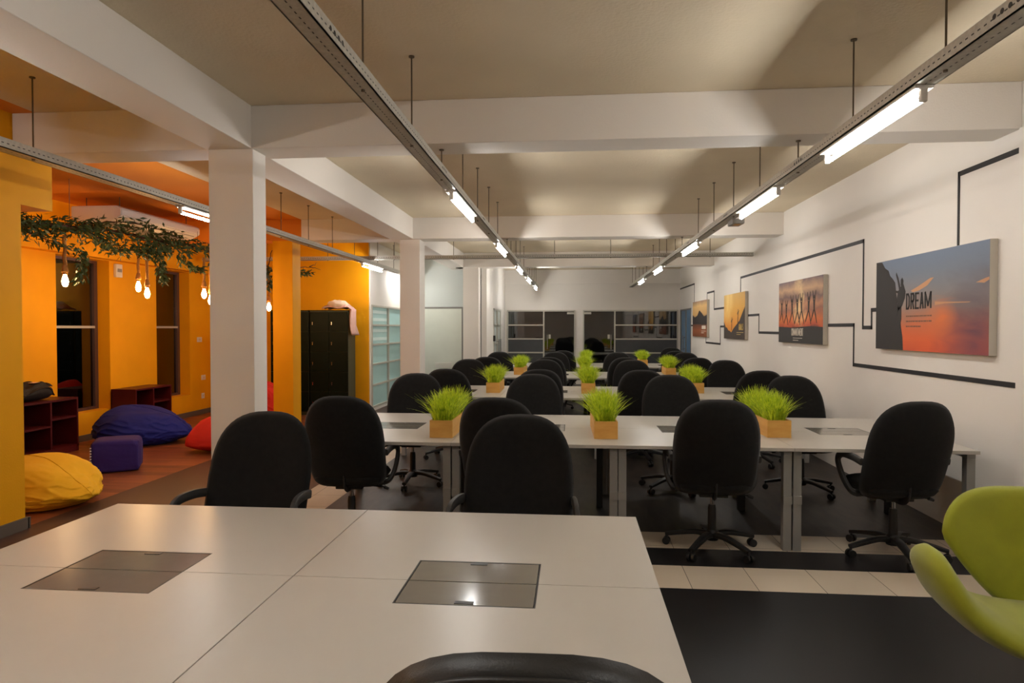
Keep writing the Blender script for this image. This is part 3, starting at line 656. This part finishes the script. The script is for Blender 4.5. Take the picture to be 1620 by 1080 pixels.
# ---------------------------------------------------------------- office chairs
def sup(th, a, b, n):
    c, s = math.cos(th), math.sin(th)
    return a * math.copysign(abs(c) ** (2 / n), c), b * math.copysign(abs(s) ** (2 / n), s)
def office_chair():
    t = thing('office_chair', 'x', 'chair', (0, 0, 0), 0, 'black office chairs at the desks')
    bm = bmesh.new()
    def ol(th):
        n = 2.75 if math.sin(th) > 0 else 7
        x, z = sup(th, .296, .352, n); f = z / .352
        return x * (1 - .035 * max(0, -f) ** 1.2 - .04 * max(0, f)), z
    def sh(a, b, h):
        z = .768 + b; lean = -.13 - (z - .5) * .24
        return (a, lean - (-h) + .9 * a * a - .05 * math.sin((z - .46) * 4.0), z)
    pad(bm, ol, .055, sh, plump=5); obj('backrest', bm, 'fabric', t, True)
    bm = bmesh.new()
    pad(bm, lambda th: sup(th, .262, .25, 4), .055, lambda a, b, h: (a, .06 + b, .485 + h - .25 * max(0, b - .1) ** 2 * 4), plump=5)
    obj('seat', bm, 'fabric', t, True)
    bm = bmesh.new(); sweep(bm, spline([(0, .02, .42), (0, -.10, .425), (0, -.15, .47), (0, -.155, .6)]), .09, .02, (1, 0, 0)); bx(bm, -.1, .1, -.08, .12, .395, .432, .006)
    obj('seat_bracket', bm, 'black_plastic', t, 30)
    for s in (-1, 1):
        bm = bmesh.new()
        P = spline([(s * .20, .02, .435), (s * .275, .03, .44), (s * .315, .07, .52), (s * .325, .13, .62), (s * .322, .14, .67), (s * .315, .09, .70), (s * .305, -.03, .70), (s * .298, -.13, .685)], 5)
        sweep(bm, P, .05, .03, (s, 0, .0), n=12); obj('armrest', bm, 'arm_plastic', t, 40)
    bm = bmesh.new(); lathe(bm, [(.014, .20), (.014, .40)], 14); obj('gas_rod', bm, 'chrome', t, 30)
    bm = bmesh.new(); lathe(bm, [(.045, .075), (.05, .09), (.05, .13), (.031, .15), (.029, .30), (.024, .33)], 18); obj('column_cover', bm, 'black_plastic', t, 40)
    bm = bmesh.new(); cyl(bm, (.12, .0, .41), (.26, .0, .40), .006); cyl(bm, (.25, 0, .40), (.285, 0, .385), .014, .010); obj('height_lever', bm, 'black_plastic', t, 30)
    for k in range(5):
        a = math.radians(72 * k + 90); d = Vector((math.cos(a), math.sin(a), 0))
        bm = bmesh.new(); P = spline([d * .03 + Vector((0, 0, .115)), d * .12 + Vector((0, 0, .118)), d * .22 + Vector((0, 0, .1)), d * .33 + Vector((0, 0, .075))], 4)
        sweep(bm, P, .058, .036, (0, 0, 1), n=10, taper=lambda u: 1.15 - .4 * u); leg = obj('base_leg', bm, 'black_plastic', t, 40)
        c = d * .325; s = Vector((-d.y, d.x, 0)); bm = bmesh.new()
        for q in (-1, 1): cyl(bm, c + s * (.008 * q) + Vector((0, 0, .027)), c + s * (.026 * q) + Vector((0, 0, .027)), .027, n=16)
        cyl(bm, c + Vector((0, 0, .03)), c + Vector((0, 0, .075)), .009, n=8); obj('caster', bm, 'black_plastic', leg, 30)
    return t
C0 = office_chair(); first = [True]
def chair(x, y, rz, label, spin=None):
    if first[0]:
        first[0] = False; C0.location = (x, y, 0); C0.rotation_euler = (0, 0, rz); C0['label'] = label; return C0
    c = dup(C0, (x, y, 0), rz, label)
    a = random.uniform(-.6, .6) if spin is None else spin      # each swivel base stands at its own angle
    for k in c.children:
        if k.name.startswith('base_leg'): k.rotation_euler.z = a
    return c
PI = math.pi
chair(-1.74, 3.36, PI + .02, 'black office chair behind the nearest desk, in front of the white column')
chair(-0.29, 3.36, PI - .02, 'black office chair behind the nearest desk, large at picture centre')
row = [('near side of the second desk row', 4.84, 0, [(-1.665, .04, 'leftmost, before the lockers'), (-0.50, -.12, 'half hidden by the large centre chair'), (1.01, -.05, 'standing open between two planters'), (2.26, .10, 'rightmost, near the lime armchair')]),
       ('far side of the second desk row', 6.62, PI, [(-1.63, .08, 'leftmost, by left planter'), (-0.40, .0, 'left of middle planter'), (1.00, -.03, 'right of middle planter'), (2.23, .05, 'rightmost, behind right planter')]),
       ('near side of the third desk row', 8.0, 0, [(-1.48, -.05, 'leftmost chair'), (-0.41, .1, 'second chair'), (0.84, -.1, 'third chair, turned slightly'), (2.15, .05, 'rightmost, below jumping people')]),
       ('far side of the third desk row', 9.88, PI, [(-1.60, .0, 'leftmost chair'), (-0.40, .08, 'second chair'), (0.90, -.05, 'third chair'), (2.31, .03, 'rightmost, below yellow picture')]),
       ('near side of the fourth desk row', 11.28, 0, [(-1.46, .08, 'leftmost chair'), (-0.37, -.08, 'second chair'), (0.87, .05, 'third chair'), (2.06, -.04, 'rightmost chair')]),
       ('far side of the fourth desk row', 13.1, PI, [(-1.48, .0, 'leftmost chair'), (-0.31, .1, 'second chair'), (0.89, -.1, 'third chair'), (2.26, .04, 'rightmost chair')]),
       ('near side of the last desk row', 14.52, 0, [(-0.20, .0, 'left one before dark door'), (2.19, .05, 'right one near blue door')]),
       ('far side of last desk row', 16.4, PI, [(2.45, -.05, 'furthest away, before blue door')])]
for nm, y, rz, L in row:
    for x, tw, l in L: chair(x, y, rz + tw, spin={1.01: .05, 2.26: .45}.get(x), label='black office chair, %s, %s' % (nm.replace('the ', ''), l))
# leather chair nearest the camera
t = thing('leather_chair', 'black leather office chair at bottom edge, nearest the camera, piped rim', 'chair', (-0.075, 1.30, 0), .03)
def ol(th):
    n = 2.7 if math.sin(th) > 0 else 5
    return sup(th, .282, .33, n)
bm = bmesh.new(); pad(bm, ol, .05, lambda a, b, h: (a, -.30 - b * .16 + h + .8 * a * a, .797 + b), plump=6); obj('backrest', bm, 'leather', t, True)
bm = bmesh.new(); P = []
for k in range(61):
    a, b = ol(2 * math.pi * k / 60); a *= .93; b *= .93; P.append((a, -.30 - b * .16 - .042 + .8 * a * a, .797 + b))
sweep(bm, P, .012, .012, (0, 1, 0), n=8); obj('piping', bm, 'leather', t, True)
bm = bmesh.new(); pad(bm, lambda th: sup(th, .262, .25, 4), .055, lambda a, b, h: (a, .03 + b, .485 + h), plump=5); obj('seat', bm, 'leather', t, True)
for c in C0.children:
    if c.name.split('.')[0] in ('armrest', 'gas_rod', 'column_cover', 'base_leg', 'seat_bracket'):
        d = c.copy(); COL.objects.link(d); d.parent = t
        for g in c.children: e = g.copy(); COL.objects.link(e); e.parent = d

# ---------------------------------------------------------------- planters
def blades(n, L, w, h, seed):
    rnd = random.Random(seed); bm = bmesh.new()
    for i in range(n):
        x = rnd.uniform(-w, w) * .8; y = rnd.uniform(-L, L) * .92
        ex = x / w; ey = y / L
        out = Vector((ex * rnd.uniform(.3, 1.25) + rnd.gauss(0, .3), ey ** 3 * .9 + rnd.gauss(0, .3), 0))
        H = h * rnd.uniform(.7, 1.05) * (1 - .15 * min(1, out.length)); R = out.length * rnd.uniform(.09, .17)
        d = out.normalized() if out.length > 0 else Vector((1, 0, 0)); s = Vector((-d.y, d.x, 0)); tw = rnd.uniform(-1, 1)
        s = (s + d * tw).normalized(); ww = rnd.uniform(.003, .0055)
        prev = None; K = 5
        droop = rnd.uniform(0, .5) * min(1.2, out.length)
        for k in range(K + 1):
            u = k / K; p = Vector((x, y, 0)) + d * (R * u ** 1.7) + Vector((0, 0, H * (u - droop * .45 * u ** 3)))
            q = ww * (1 - u ** 2.2) + .0004
            a, b = bm.verts.new(p - s * q), bm.verts.new(p + s * q)
            if prev: bm.faces.new((prev[0], prev[1], b, a))
            prev = (a, b)
    return bm
def planter():
    t = thing('grass_planter', 'x', 'planter', (0, 0, .75), 0, 'pine planters of artificial grass on desk seams')
    a, b, h = .09, .35, .135
    boxes('planter_box', 'pine', [(-a, a, -b, -b + .012, 0, h), (-a, a, b - .012, b, 0, h), (-a, -a + .012, -b + .0122, b - .0122, 0, h), (a - .012, a, -b + .0122, b - .0122, 0, h), (-a + .012, a - .012, -b + .012, b - .012, 0, .01)], t, .001)
    boxes('moss_bed', 'soil', [(-a + .013, a - .013, -b + .013, b - .013, .01, .115)], t)
    g = obj('artificial_grass', blades(900, b, a, .26, 3), 'grass', t, loc=(0, 0, .11)); g['kind'] = 'stuff'
    return t
P0 = planter()
pl = [(-1.01, 5.36, 'pine box of lime grass on second desk row, leftmost planter, by the left chair'), (.255, 5.42, 'pine box of lime grass on second desk row, middle planter'), (1.595, 5.60, 'pine box of lime grass on second desk row, rightmost planter'),
      (-1.04, 8.92, 'pine box of lime grass on third desk row, left of the three'), (.215, 8.92, 'pine box of lime grass on third desk row, middle one'), (1.63, 9.1, 'pine box of lime grass on third desk row, right of the three'),
      (-0.96, 12.3, 'pine box of lime grass on fourth desk row, left, small in the distance'), (.235, 12.3, 'pine box of lime grass on fourth desk row, middle'), (1.78, 12.35, 'pine box of lime grass on fourth desk row, right'),
      (.33, 15.4, 'smallest pine box of lime grass, middle of the last desk row'), (1.62, 15.4, 'small pine box of lime grass, right on the last desk row')]
for i, (x, y, l) in enumerate(pl):
    if i == 0: P0.location = (x, y, .75); P0['label'] = l
    else: dup(P0, (x, y, .75), random.uniform(-.03, .03), l)

# ---------------------------------------------------------------- lime armchair
t = thing('lime_armchair', 'lime green felt shell armchair with winged back, right edge of the room', 'armchair', (2.03, 2.98, 0), -.12)
def shell(bm, path, wid, thk, wdir, n=16):
    rings = []
    P = spline(path, 5); N = len(P)
    for i, p in enumerate(P):
        u = i / (N - 1); d = (P[min(i + 1, N - 1)] - P[max(i - 1, 0)]).normalized()
        s = Vector(wdir); s = (s - d * s.dot(d)).normalized(); k = s.cross(d)
        w, h = wid(u), thk(u)
        rings.append([bm.verts.new(p + s * (math.copysign(abs(math.cos(a)) ** .8, math.cos(a)) * w) + k * (math.sin(a) * h)) for a in [2 * math.pi * j / n for j in range(n)]])
    for a, b in zip(rings, rings[1:]):
        for j in range(n): bm.faces.new((a[j], a[(j + 1) % n], b[(j + 1) % n], b[j]))
    bm.faces.new(rings[0][::-1]); bm.faces.new(rings[-1])
def cap(u): return max(.05, (1 - (abs(2 * u - 1)) ** 10)) ** .5
bm = bmesh.new()
shell(bm, [(-.52, -.12, .68), (-.495, -.13, .58), (-.42, -.14, .465), (-.26, -.14, .375), (0, -.12, .345), (.26, -.14, .375), (.42, -.14, .465), (.495, -.13, .58), (.52, -.12, .68)],
      lambda u: (.16 + .14 * math.sin(math.pi * u)) * cap(u), lambda u: (.052 + .012 * math.sin(math.pi * u)) * cap(u), (0, 1, 0))
obj('seat_shell', bm, 'lime_cloth', t, True)
bm = bmesh.new()
def bo(th):
    c, s = math.cos(th), math.sin(th)
    b = .27 * math.copysign(abs(s) ** .8, s); f = (b + .27) / .54
    wd = .17 + .21 * min(1, f / .62) ** 1.15
    return wd * math.copysign(abs(c) ** .62, c), b
pad(bm, bo, .04, lambda a, b, h: (a, .19 + b * .22 + h - .75 * a * a, .60 + b), plump=5, n=56)
obj('back_shell', bm, 'lime_cloth', t, True)
bm = bmesh.new(); lathe(bm, [(.02, .05), (.02, .32)], 14)
lathe(bm, [(.13, 0), (.13, .012), (.03, .05)], 24)
obj('pedestal', bm, 'chrome', t, 40)

# ---------------------------------------------------------------- lounge furniture
def blob(name, m, parent, fn, sub=5):
    bm = bmesh.new(); bmesh.ops.create_icosphere(bm, subdivisions=sub, radius=1)
    for v in bm.verts: v.co = Vector(fn(v.co.copy()))
    return obj(name, bm, m, parent, True)
def wr(v, k, seed):   # soft fold pattern
    a = math.atan2(v.y, v.x)
    return k * (.5 * math.sin(5 * a + 3 * v.z + seed) + .3 * math.sin(9 * a - 5 * v.z + seed * 2) + .25 * math.sin(17 * a + 4 * v.z + seed) * abs(v.z) + .2 * math.sin(13 * v.z + 3 * a + seed) + .12 * math.sin(29 * a + 11 * v.z))
def bag(label, m, loc, rx, ry, h, rz, pk, seed):
    t = thing('bean_bag', label, 'bean bag', loc, rz)
    def fn(v):
        q_ = Vector((v.x * 1.3, v.y * 4.5, v.z * 4.5)) + Vector((seed, seed, 0))
        fold = 1 - abs(noise.noise(q_)) * 2
        r = 1 + wr(v, .012, seed) + .045 * (fold ** 3 - .3) * (1 - .3 * abs(v.z)) + .03 * noise.noise(v * 1.6 + Vector((seed, 0, 0)))
        z = (v.z + 1) / 2
        zz = (max(0.0, z) ** 1.35) * h; zz = max(0, zz - .05 * h) * 1.05
        if v.z > 0: zz *= 1 + .06 * math.sin(4 * v.x + seed) + .04 * math.sin(6 * v.y - 5 * v.x)
        zz *= 1 - .16 * max(0, v.x) ** 2 * (v.z > -.2)
        c = math.sqrt(max(1e-6, 1 - v.z * v.z)); k = (c ** .72) / c if c > .05 else 1.6
        tip = 1 + .22 * max(0, v.x) ** 8
        return (v.x * k * rx * r * tip, v.y * k * ry * r * (1 - .12 * max(0, v.x)), max(0, zz + h * pk * math.exp(-((v.x + .1) ** 2) / .3) * (v.z > 0) * v.z))
    blob('fabric_body', m, t, fn, 6)
    bm = bmesh.new(); P = []
    for k in range(33):
        a = PI * k / 32; v = Vector((math.cos(a), 0.02, math.sin(a))); p = Vector(fn(v)); P.append(p + Vector((0, 0, .002)))
    sweep(bm, P, .008, .006, (0, 1, 0), n=6); obj('seam_piping', bm, m, t, True)
    return t
bag('yellow bean bag slumped beside the yellow wall end', 'yellow_cloth', (-4.90, 5.58, 0), .56, .52, .40, -.25, 0, 1.3)
bag('large royal blue bean bag lying before the right maroon shelf', 'blue_cloth', (-6.03, 8.70, 0), .58, .56, .47, .1, .10, 4.1)
bag('tall red bean bag standing beside the lockers, behind the orange column', 'red_cloth', (-5.25, 10.9, 0), .42, .4, .60, .25, .06, 2.1)
t = thing('floor_pillow', 'red pyramid shaped bean bag, half hidden by the front white column', 'bean bag', (-4.60, 8.16, 0), .1)
def pyr(v):
    k = 1.0
    z = (v.z + 1) / 2; s = (1 - z) ** .8 * .8 + .25
    ax = math.copysign(abs(v.x) ** .5, v.x) * .42; ay = math.copysign(abs(v.y) ** .5, v.y) * .36
    r = math.hypot(v.x, v.y); e = min(1, r * 1.3)
    return (ax * s * e, ay * s * e, z ** .9 * .49 + wr(v, .008, 2))
blob('fabric_body', 'red_cloth', t, pyr)
# purple ottoman with stitched edges
t = thing('ottoman', 'purple cube ottoman with white stitching, in front of blue bean bag', 'ottoman', (-5.14, 7.0, 0), .52)
def cub(v):
    p = [math.copysign(abs(c) ** .26, c) for c in v]
    m_ = max(abs(c) for c in p); p = [c / m_ ** .25 for c in p]
    return (p[0] * .24 + wr(v, .006, 1), p[1] * .215 + wr(v, .006, 3), max(0, (p[2] + 1) / 2 * .34 + (.02 * (1 - v.x ** 2 - v.y ** 2) if v.z > 0 else 0)))
blob('fabric_body', 'purple_cloth', t, cub)
bm = bmesh.new()
for k in range(9): bx(bm, -.236, -.222, -.214, -.196, .04 + k * .03, .052 + k * .03)
obj('stitching', bm, 'white_plastic', t)
def cube_shelf(label, loc, w, d, h):
    t = thing('cube_shelf', label, 'shelf', loc, 0)
    k = .025
    boxes('carcass', 'maroon', [(0, d, 0, w, h - k, h), (0, d, 0, w, .06, .06 + k), (0, d, 0, k, 0, h - k), (0, d, w - k, w, 0, h - k), (0, .012, 0, w, 0.06, h - k), (d - .02, d, k, w - k, 0, .06)], t)
    boxes('divider', 'maroon', [(.012, d - .01, w / 2 - k / 2, w / 2 + k / 2, .085, h - k)], t)
    for y0, y1, z in ((k, w / 2 - k / 2, .36), (w / 2 + k / 2, w - k, .44)):
        boxes('shelf_board', 'maroon', [(.012, d - .01, y0, y1, z, z + k)], t)
    return t
cube_shelf('low maroon cube shelf on the left, black bag on top', (-6.845, 7.18, 0), .88, .39, .70)
cube_shelf('low maroon cube shelf behind the blue bean bag, under the right window', (-6.845, 9.20, 0), .88, .39, .69)
t = thing('duffel_bag', 'black nylon bag slumped on the left maroon shelf', 'bag', (-6.66, 7.52, .70), 0)
blob('bag_body', 'black_cloth', t, lambda v: (v.x * .16, math.copysign(abs(v.y) ** .7, v.y) * .30 * (1 + wr(v, .05, 2)), max(0, (v.z + 1) / 2 * (.20 + .03 * math.sin(5 * v.y + 1) + .05 * noise.noise(v * 2.2)))))
bm = bmesh.new(); sweep(bm, spline([(.1, -.28, .03), (.15, -.1, .13), (.15, .1, .16), (.1, .26, .05)]), .03, .006, n=6); obj('strap', bm, 'black_cloth', t, True)
bm = bmesh.new(); sweep(bm, spline([(0, -.03, .225), (.01, .08, .228), (0, .2, .205), (-.01, .27, .16)]), .16, .004, (0, 0, 1), n=8)
tag(obj('paper_sheet', bm, 'paper', loc=(-6.66, 7.52, .70)), 'crumpled pale paper lying on top of the black bag', 'paper')

# lockers
def locker_bank(x0, label):
    t = thing('locker_bank', label, 'locker', (x0, 11.67, 0), 0, 'dark green steel lockers')
    w, d, h = .72, .40, 1.93
    boxes('body', 'locker_side', [(0, w, .012, d, .06, h - .02), (0.02, w - .02, .03, d - .02, 0, .06)], t)
    boxes('top', 'locker', [(0, w, 0, d, h - .02, h)], t)
    for c in range(2):
        for r in range(5):
            z = .07 + r * .367
            dr = boxes('locker_door', 'locker', [(c * .36 + .004, c * .36 + .356, -.002, .012, z, z + .362)], t, .003)
            bm = bmesh.new(); bx(bm, c * .36 + .048, c * .36 + .062, -.016, -.002, z + .12, z + .155, .002); cyl(bm, (c * .36 + .055, -.016, z + .168), (c * .36 + .055, -.002, z + .168), .01, n=10)
            obj('latch', bm, 'chrome', dr)
    return t
locker_bank(-4.79, 'dark green locker bank right of the orange column, jacket on top')
locker_bank(-5.54, 'dark green locker bank mostly hidden behind the orange column')
t = thing('jacket', 'pale pink and cream jacket draped over the locker corner', 'jacket', (-4.2, 11.85, 1.932), 0)
bm = bmesh.new()
N = 26; rows_ = []
for i in range(N):
    u = i / (N - 1); rr = []
    for j in range(14):
        v = j / 13 - .5
        if u < .55: x = -.32 + u / .55 * .46; z = .02 + .10 * math.sin(math.pi * min(1, u / .55)) * (1 - (2 * v) ** 2) + .03 * abs(math.sin(9 * u + 6 * v))
        else: k = (u - .55) / .45; x = .155 + .03 * math.sin(8 * v + 3 * k) + .05 * k; z = .02 - k * .40
        rr.append(bm.verts.new((x, v * (.30 - .08 * u) + .02 * math.sin(7 * u) - .12 * max(0, u - .5), z + .005 * math.sin(20 * v))))
    rows_.append(rr)
for a, b in zip(rows_, rows_[1:]):
    for j in range(13): bm.faces.new((a[j], a[j + 1], b[j + 1], b[j]))
o = obj('jacket_cloth', bm, 'pink_cloth', t, True); md = o.modifiers.new('thickness', 'SOLIDIFY'); md.thickness = .012; t.scale = (1.15, 1.2, 1.2)
blob('collar', 'cream_cloth', t, lambda v: (-.1 + v.x * .17, -.02 + v.y * .11, .09 + v.z * .065 + wr(v, .012, 3)), 4)

# air conditioner
t = thing('air_conditioner', 'white ceiling suspended air conditioner above the windows', 'air conditioner', (-6.3, 7.78, 2.94), 0)
bm = bmesh.new()
pts = [(0, .05), (.12, 0), (.55, 0), (.68, .07), (.68, .16), (.62, .20), (0, .20)]
a = [bm.verts.new((x, 0, z)) for x, z in pts]; b = [bm.verts.new((x, 1.75, z)) for x, z in pts]
bm.faces.new(a); bm.faces.new(b[::-1])
for i in range(len(pts)): bm.faces.new((a[i], a[(i + 1) % 7], b[(i + 1) % 7], b[i]))
bmesh.ops.bevel(bm, geom=list(bm.edges), offset=.012, segments=2, affect='EDGES'); obj('casing', bm, 'white_plastic', t, 35)
boxes('intake_grille', 'frame_grey', [(.16, .5, .1 + i * .075, .13 + i * .075, -.006, .0) for i in range(21)], t)
boxes('air_outlet', 'steel', [(.60, .63, .08, 1.67, .035, .06)], t)
for x, y in ((.1, .15), (.55, .15), (.1, 1.6), (.55, 1.6)):
    bm = bmesh.new(); cyl(bm, (x, y, .19), (x, y, .33), .005, n=8); obj('hanging_rod', bm, 'steel_dark', t)

# leafy branches
def leafy(name, label, trunks, sprays, seed, nleaf, hang=None):
    rnd = random.Random(seed); t = thing(name, label, 'branch', trunks[0][0][0], 0, 'leafy branches hanging in the lounge')
    o0 = Vector(trunks[0][0][0]); bm = bmesh.new(); lf = bmesh.new()
    def leaf(p, d, L, w):
        d = d.normalized(); s = d.cross(Vector((rnd.gauss(0, 1), rnd.gauss(0, 1), rnd.gauss(0, 1))))
        if s.length < 1e-3: return
        s.normalize(); n = d.cross(s) * .2 * w
        a, b, c, e, f = (lf.verts.new(q - o0) for q in (p, p + d * L * .45 + s * w + n, p + d * L, p + d * L * .45 - s * w + n, p + d * L * .45))
        lf.faces.new((a, b, f)); lf.faces.new((b, c, f)); lf.faces.new((c, e, f)); lf.faces.new((e, a, f))
    for path, r in trunks:
        P = spline(path, 6); P = [p + Vector((rnd.gauss(0, .008), rnd.gauss(0, .008), rnd.gauss(0, .008))) - o0 for p in P]
        sweep(bm, P, r * 2, r * 2, n=7, taper=lambda u: 1 - .6 * u)
    for path, n, spread, L in sprays:
        P = spline(path, 6)
        for _ in range(n):
            k = rnd.uniform(0, len(P) - 1.01); i = int(k); p = P[i].lerp(P[i + 1], k - i); d = (P[i + 1] - P[i]).normalized()
            q = p + Vector((rnd.gauss(0, spread), rnd.gauss(0, spread), rnd.gauss(0, spread * .7)))
            sd = Vector((rnd.gauss(0, 1), rnd.gauss(0, 1), rnd.gauss(0, .8))).normalized()
            leaf(q, d * .7 + sd * .8 + Vector((0, 0, -.25)), L * rnd.uniform(.7, 1.25), L * .16)
    obj('twigs', bm, 'bark', t, True)
    g = obj('foliage', lf, 'leaf', t); g['kind'] = 'stuff'
    for p, top in hang or []:
        bm = bmesh.new(); cyl(bm, Vector(p) - o0, Vector((p[0], p[1], top)) - o0, .003, n=6); obj('hanging_wire', bm, 'steel_dark', t)
    return t
A = [(-5.75, 6.15, 2.70), (-5.70, 6.5, 2.69), (-5.6, 6.9, 2.74), (-5.55, 7.3, 2.76), (-5.50, 7.7, 2.77), (-5.37, 8.0, 2.74), (-5.28, 8.35, 2.73), (-5.17, 8.7, 2.72), (-5.02, 9.1, 2.66), (-4.97, 9.5, 2.62)]
Bp = [(-5.62, 7.0, 2.72), (-5.55, 7.35, 2.86), (-5.43, 7.7, 2.90), (-5.3, 8.1, 2.86), (-5.2, 8.4, 2.80)]
Cq = [(-5.55, 7.1, 2.72), (-5.58, 7.4, 2.64), (-5.66, 7.7, 2.58), (-5.52, 8.0, 2.60), (-5.44, 8.1, 2.62), (-5.35, 8.4, 2.64)]
Dq = [(-5.73, 6.4, 2.62), (-5.66, 6.7, 2.56), (-5.56, 6.9, 2.48)]
leafy('leafy_branch', 'long leafy green branch strung below the ceiling before the two windows',
      [(A, .022), (Bp, .010), (Cq, .011), (Dq, .008), ([(-5.3, 8.1, 2.74), (-5.22, 8.4, 2.64), (-5.2, 8.6, 2.66)], .008)],
      [(A, 1100, .07, .09), (A[:4], 320, .08, .09), (Bp, 130, .05, .09), (Cq, 520, .06, .09), (Dq, 90, .04, .08),
       ([(-5.50, 6.92, 2.50), (-5.46, 6.92, 2.34), (-5.50, 6.9, 2.13)], 170, .025, .07),
       ([(-5.46, 8.12, 2.62), (-5.38, 8.2, 2.42), (-5.37, 8.22, 2.22)], 200, .03, .08),
       ([(-5.32, 8.5, 2.62), (-5.26, 8.6, 2.46), (-5.14, 8.75, 2.42)], 110, .03, .09),
       ([(-5.05, 9.0, 2.66), (-5.04, 9.0, 2.5)], 120, .04, .09)], 5, 0,
      [((-5.6, 6.9, 2.74), CE), ((-5.37, 8.0, 2.74), 2.94), ((-5.17, 8.7, 2.72), 2.94), ((-5.0, 9.3, 2.64), CE)])
leafy('leafy_branch', 'twiggy branch with few leaves showing either side of the orange column',
      [([(-4.98, 10.2, 2.35), (-4.93, 10.3, 2.5), (-4.90, 10.3, 2.72), (-4.83, 10.3, 2.91)], .012), ([(-4.93, 10.3, 2.5), (-4.86, 10.6, 2.62), (-4.64, 11.0, 2.648), (-4.55, 11.1, 2.667)], .010), ([(-4.55, 11.1, 2.667), (-4.45, 11.2, 2.745)], .007), ([(-4.55, 11.1, 2.667), (-4.39, 11.2, 2.63)], .007)],
      [([(-4.96, 10.25, 2.62), (-4.93, 10.3, 2.45), (-4.92, 10.35, 2.25)], 130, .04, .09), ([(-4.7, 10.95, 2.57), (-4.56, 11.08, 2.57)], 60, .03, .09)], 9, 0,
      [((-4.93, 10.3, 2.5), CE)])
def bulb():
    t = thing('rope_bulb', 'x', 'light bulb', (0, 0, 0), 0, 'filament bulbs on ropes')
    bm = bmesh.new(); P = [Vector((.004 * math.sin(i * 1.7), .004 * math.cos(i * 1.3), .11 + i * .045)) for i in range(9)]
    sweep(bm, P, .034, .034, n=8, up=(1, 0, 0)); lathe(bm, [(.022, .045), (.036, .06), (.034, .08), (.02, .14)], 12); obj('rope', bm, 'rope', t, True)
    bm = bmesh.new(); lathe(bm, [(.02, .03), (.027, .034), (.027, .045), (.02, .05)], 14); obj('socket', bm, 'brass', t, True)
    bm = bmesh.new(); lathe(bm, [(.004, -.105), (.018, -.10), (.03, -.075), (.034, -.045), (.028, -.015), (.018, .015), (.014, .032)], 16); obj('glass_bulb', bm, 'bulb', t, True)
    return t
B0 = bulb()
bl = [(-5.664, 6.9, 2.17, 'glowing bulb on thick rope before the left window'), (-5.697, 8.2, 2.185, 'glowing bulb on rope between the windows, left of its pair'), (-5.575, 8.2, 2.10, 'glowing bulb on rope by the right window, lower one of its pair'),
      (-5.139, 8.8, 2.12, 'glowing bulb on rope next to the front white column'), (-5.13, 8.95, 2.04, 'glowing bulb peeking beneath another beside the front white column'), (-4.93, 10.34, 1.985, 'glowing bulb left of the orange column, seen right of white column')]
for i, (x, y, z, l) in enumerate(bl):
    if i == 0: B0.location = (x, y, z); B0['label'] = l
    else: b_ = dup(B0, (x, y, z), i * .7, l)
bm = bmesh.new(); cyl(bm, (0, 0, .4), (0, .0, .62), .004, n=6); obj('cord', bm, 'steel_dark', b_)

# wall fittings
t = thing('emergency_light', 'small white box light on the orange pier between windows', 'wall light', (XL, 9.40, 2.47))
boxes('housing', 'white_plastic', [(0, .05, -.07, .07, -.10, .10)], t, .01); boxes('lens', 'steel', [(.05, .056, -.045, .045, -.02, .03)], t)
def plate(label, y, z, w, h):
    t = thing('wall_plate', label, 'socket', (XL, y, z)); boxes('plate', 'white_plastic', [(0, .012, -w / 2, w / 2, -h / 2, h / 2)], t, .003)
    boxes('switch', 'paper', [(.012, .016, -w / 5, w / 5, -h / 5, h / 5)], t)
plate('highest white wall plate right of the right window', 11.60, 1.39, .15, .09)
plate('middle white wall plate beside the column, above the lowest socket', 11.72, .68, .13, .09)
plate('lowest white socket near the lounge floor', 11.70, .34, .09, .10)
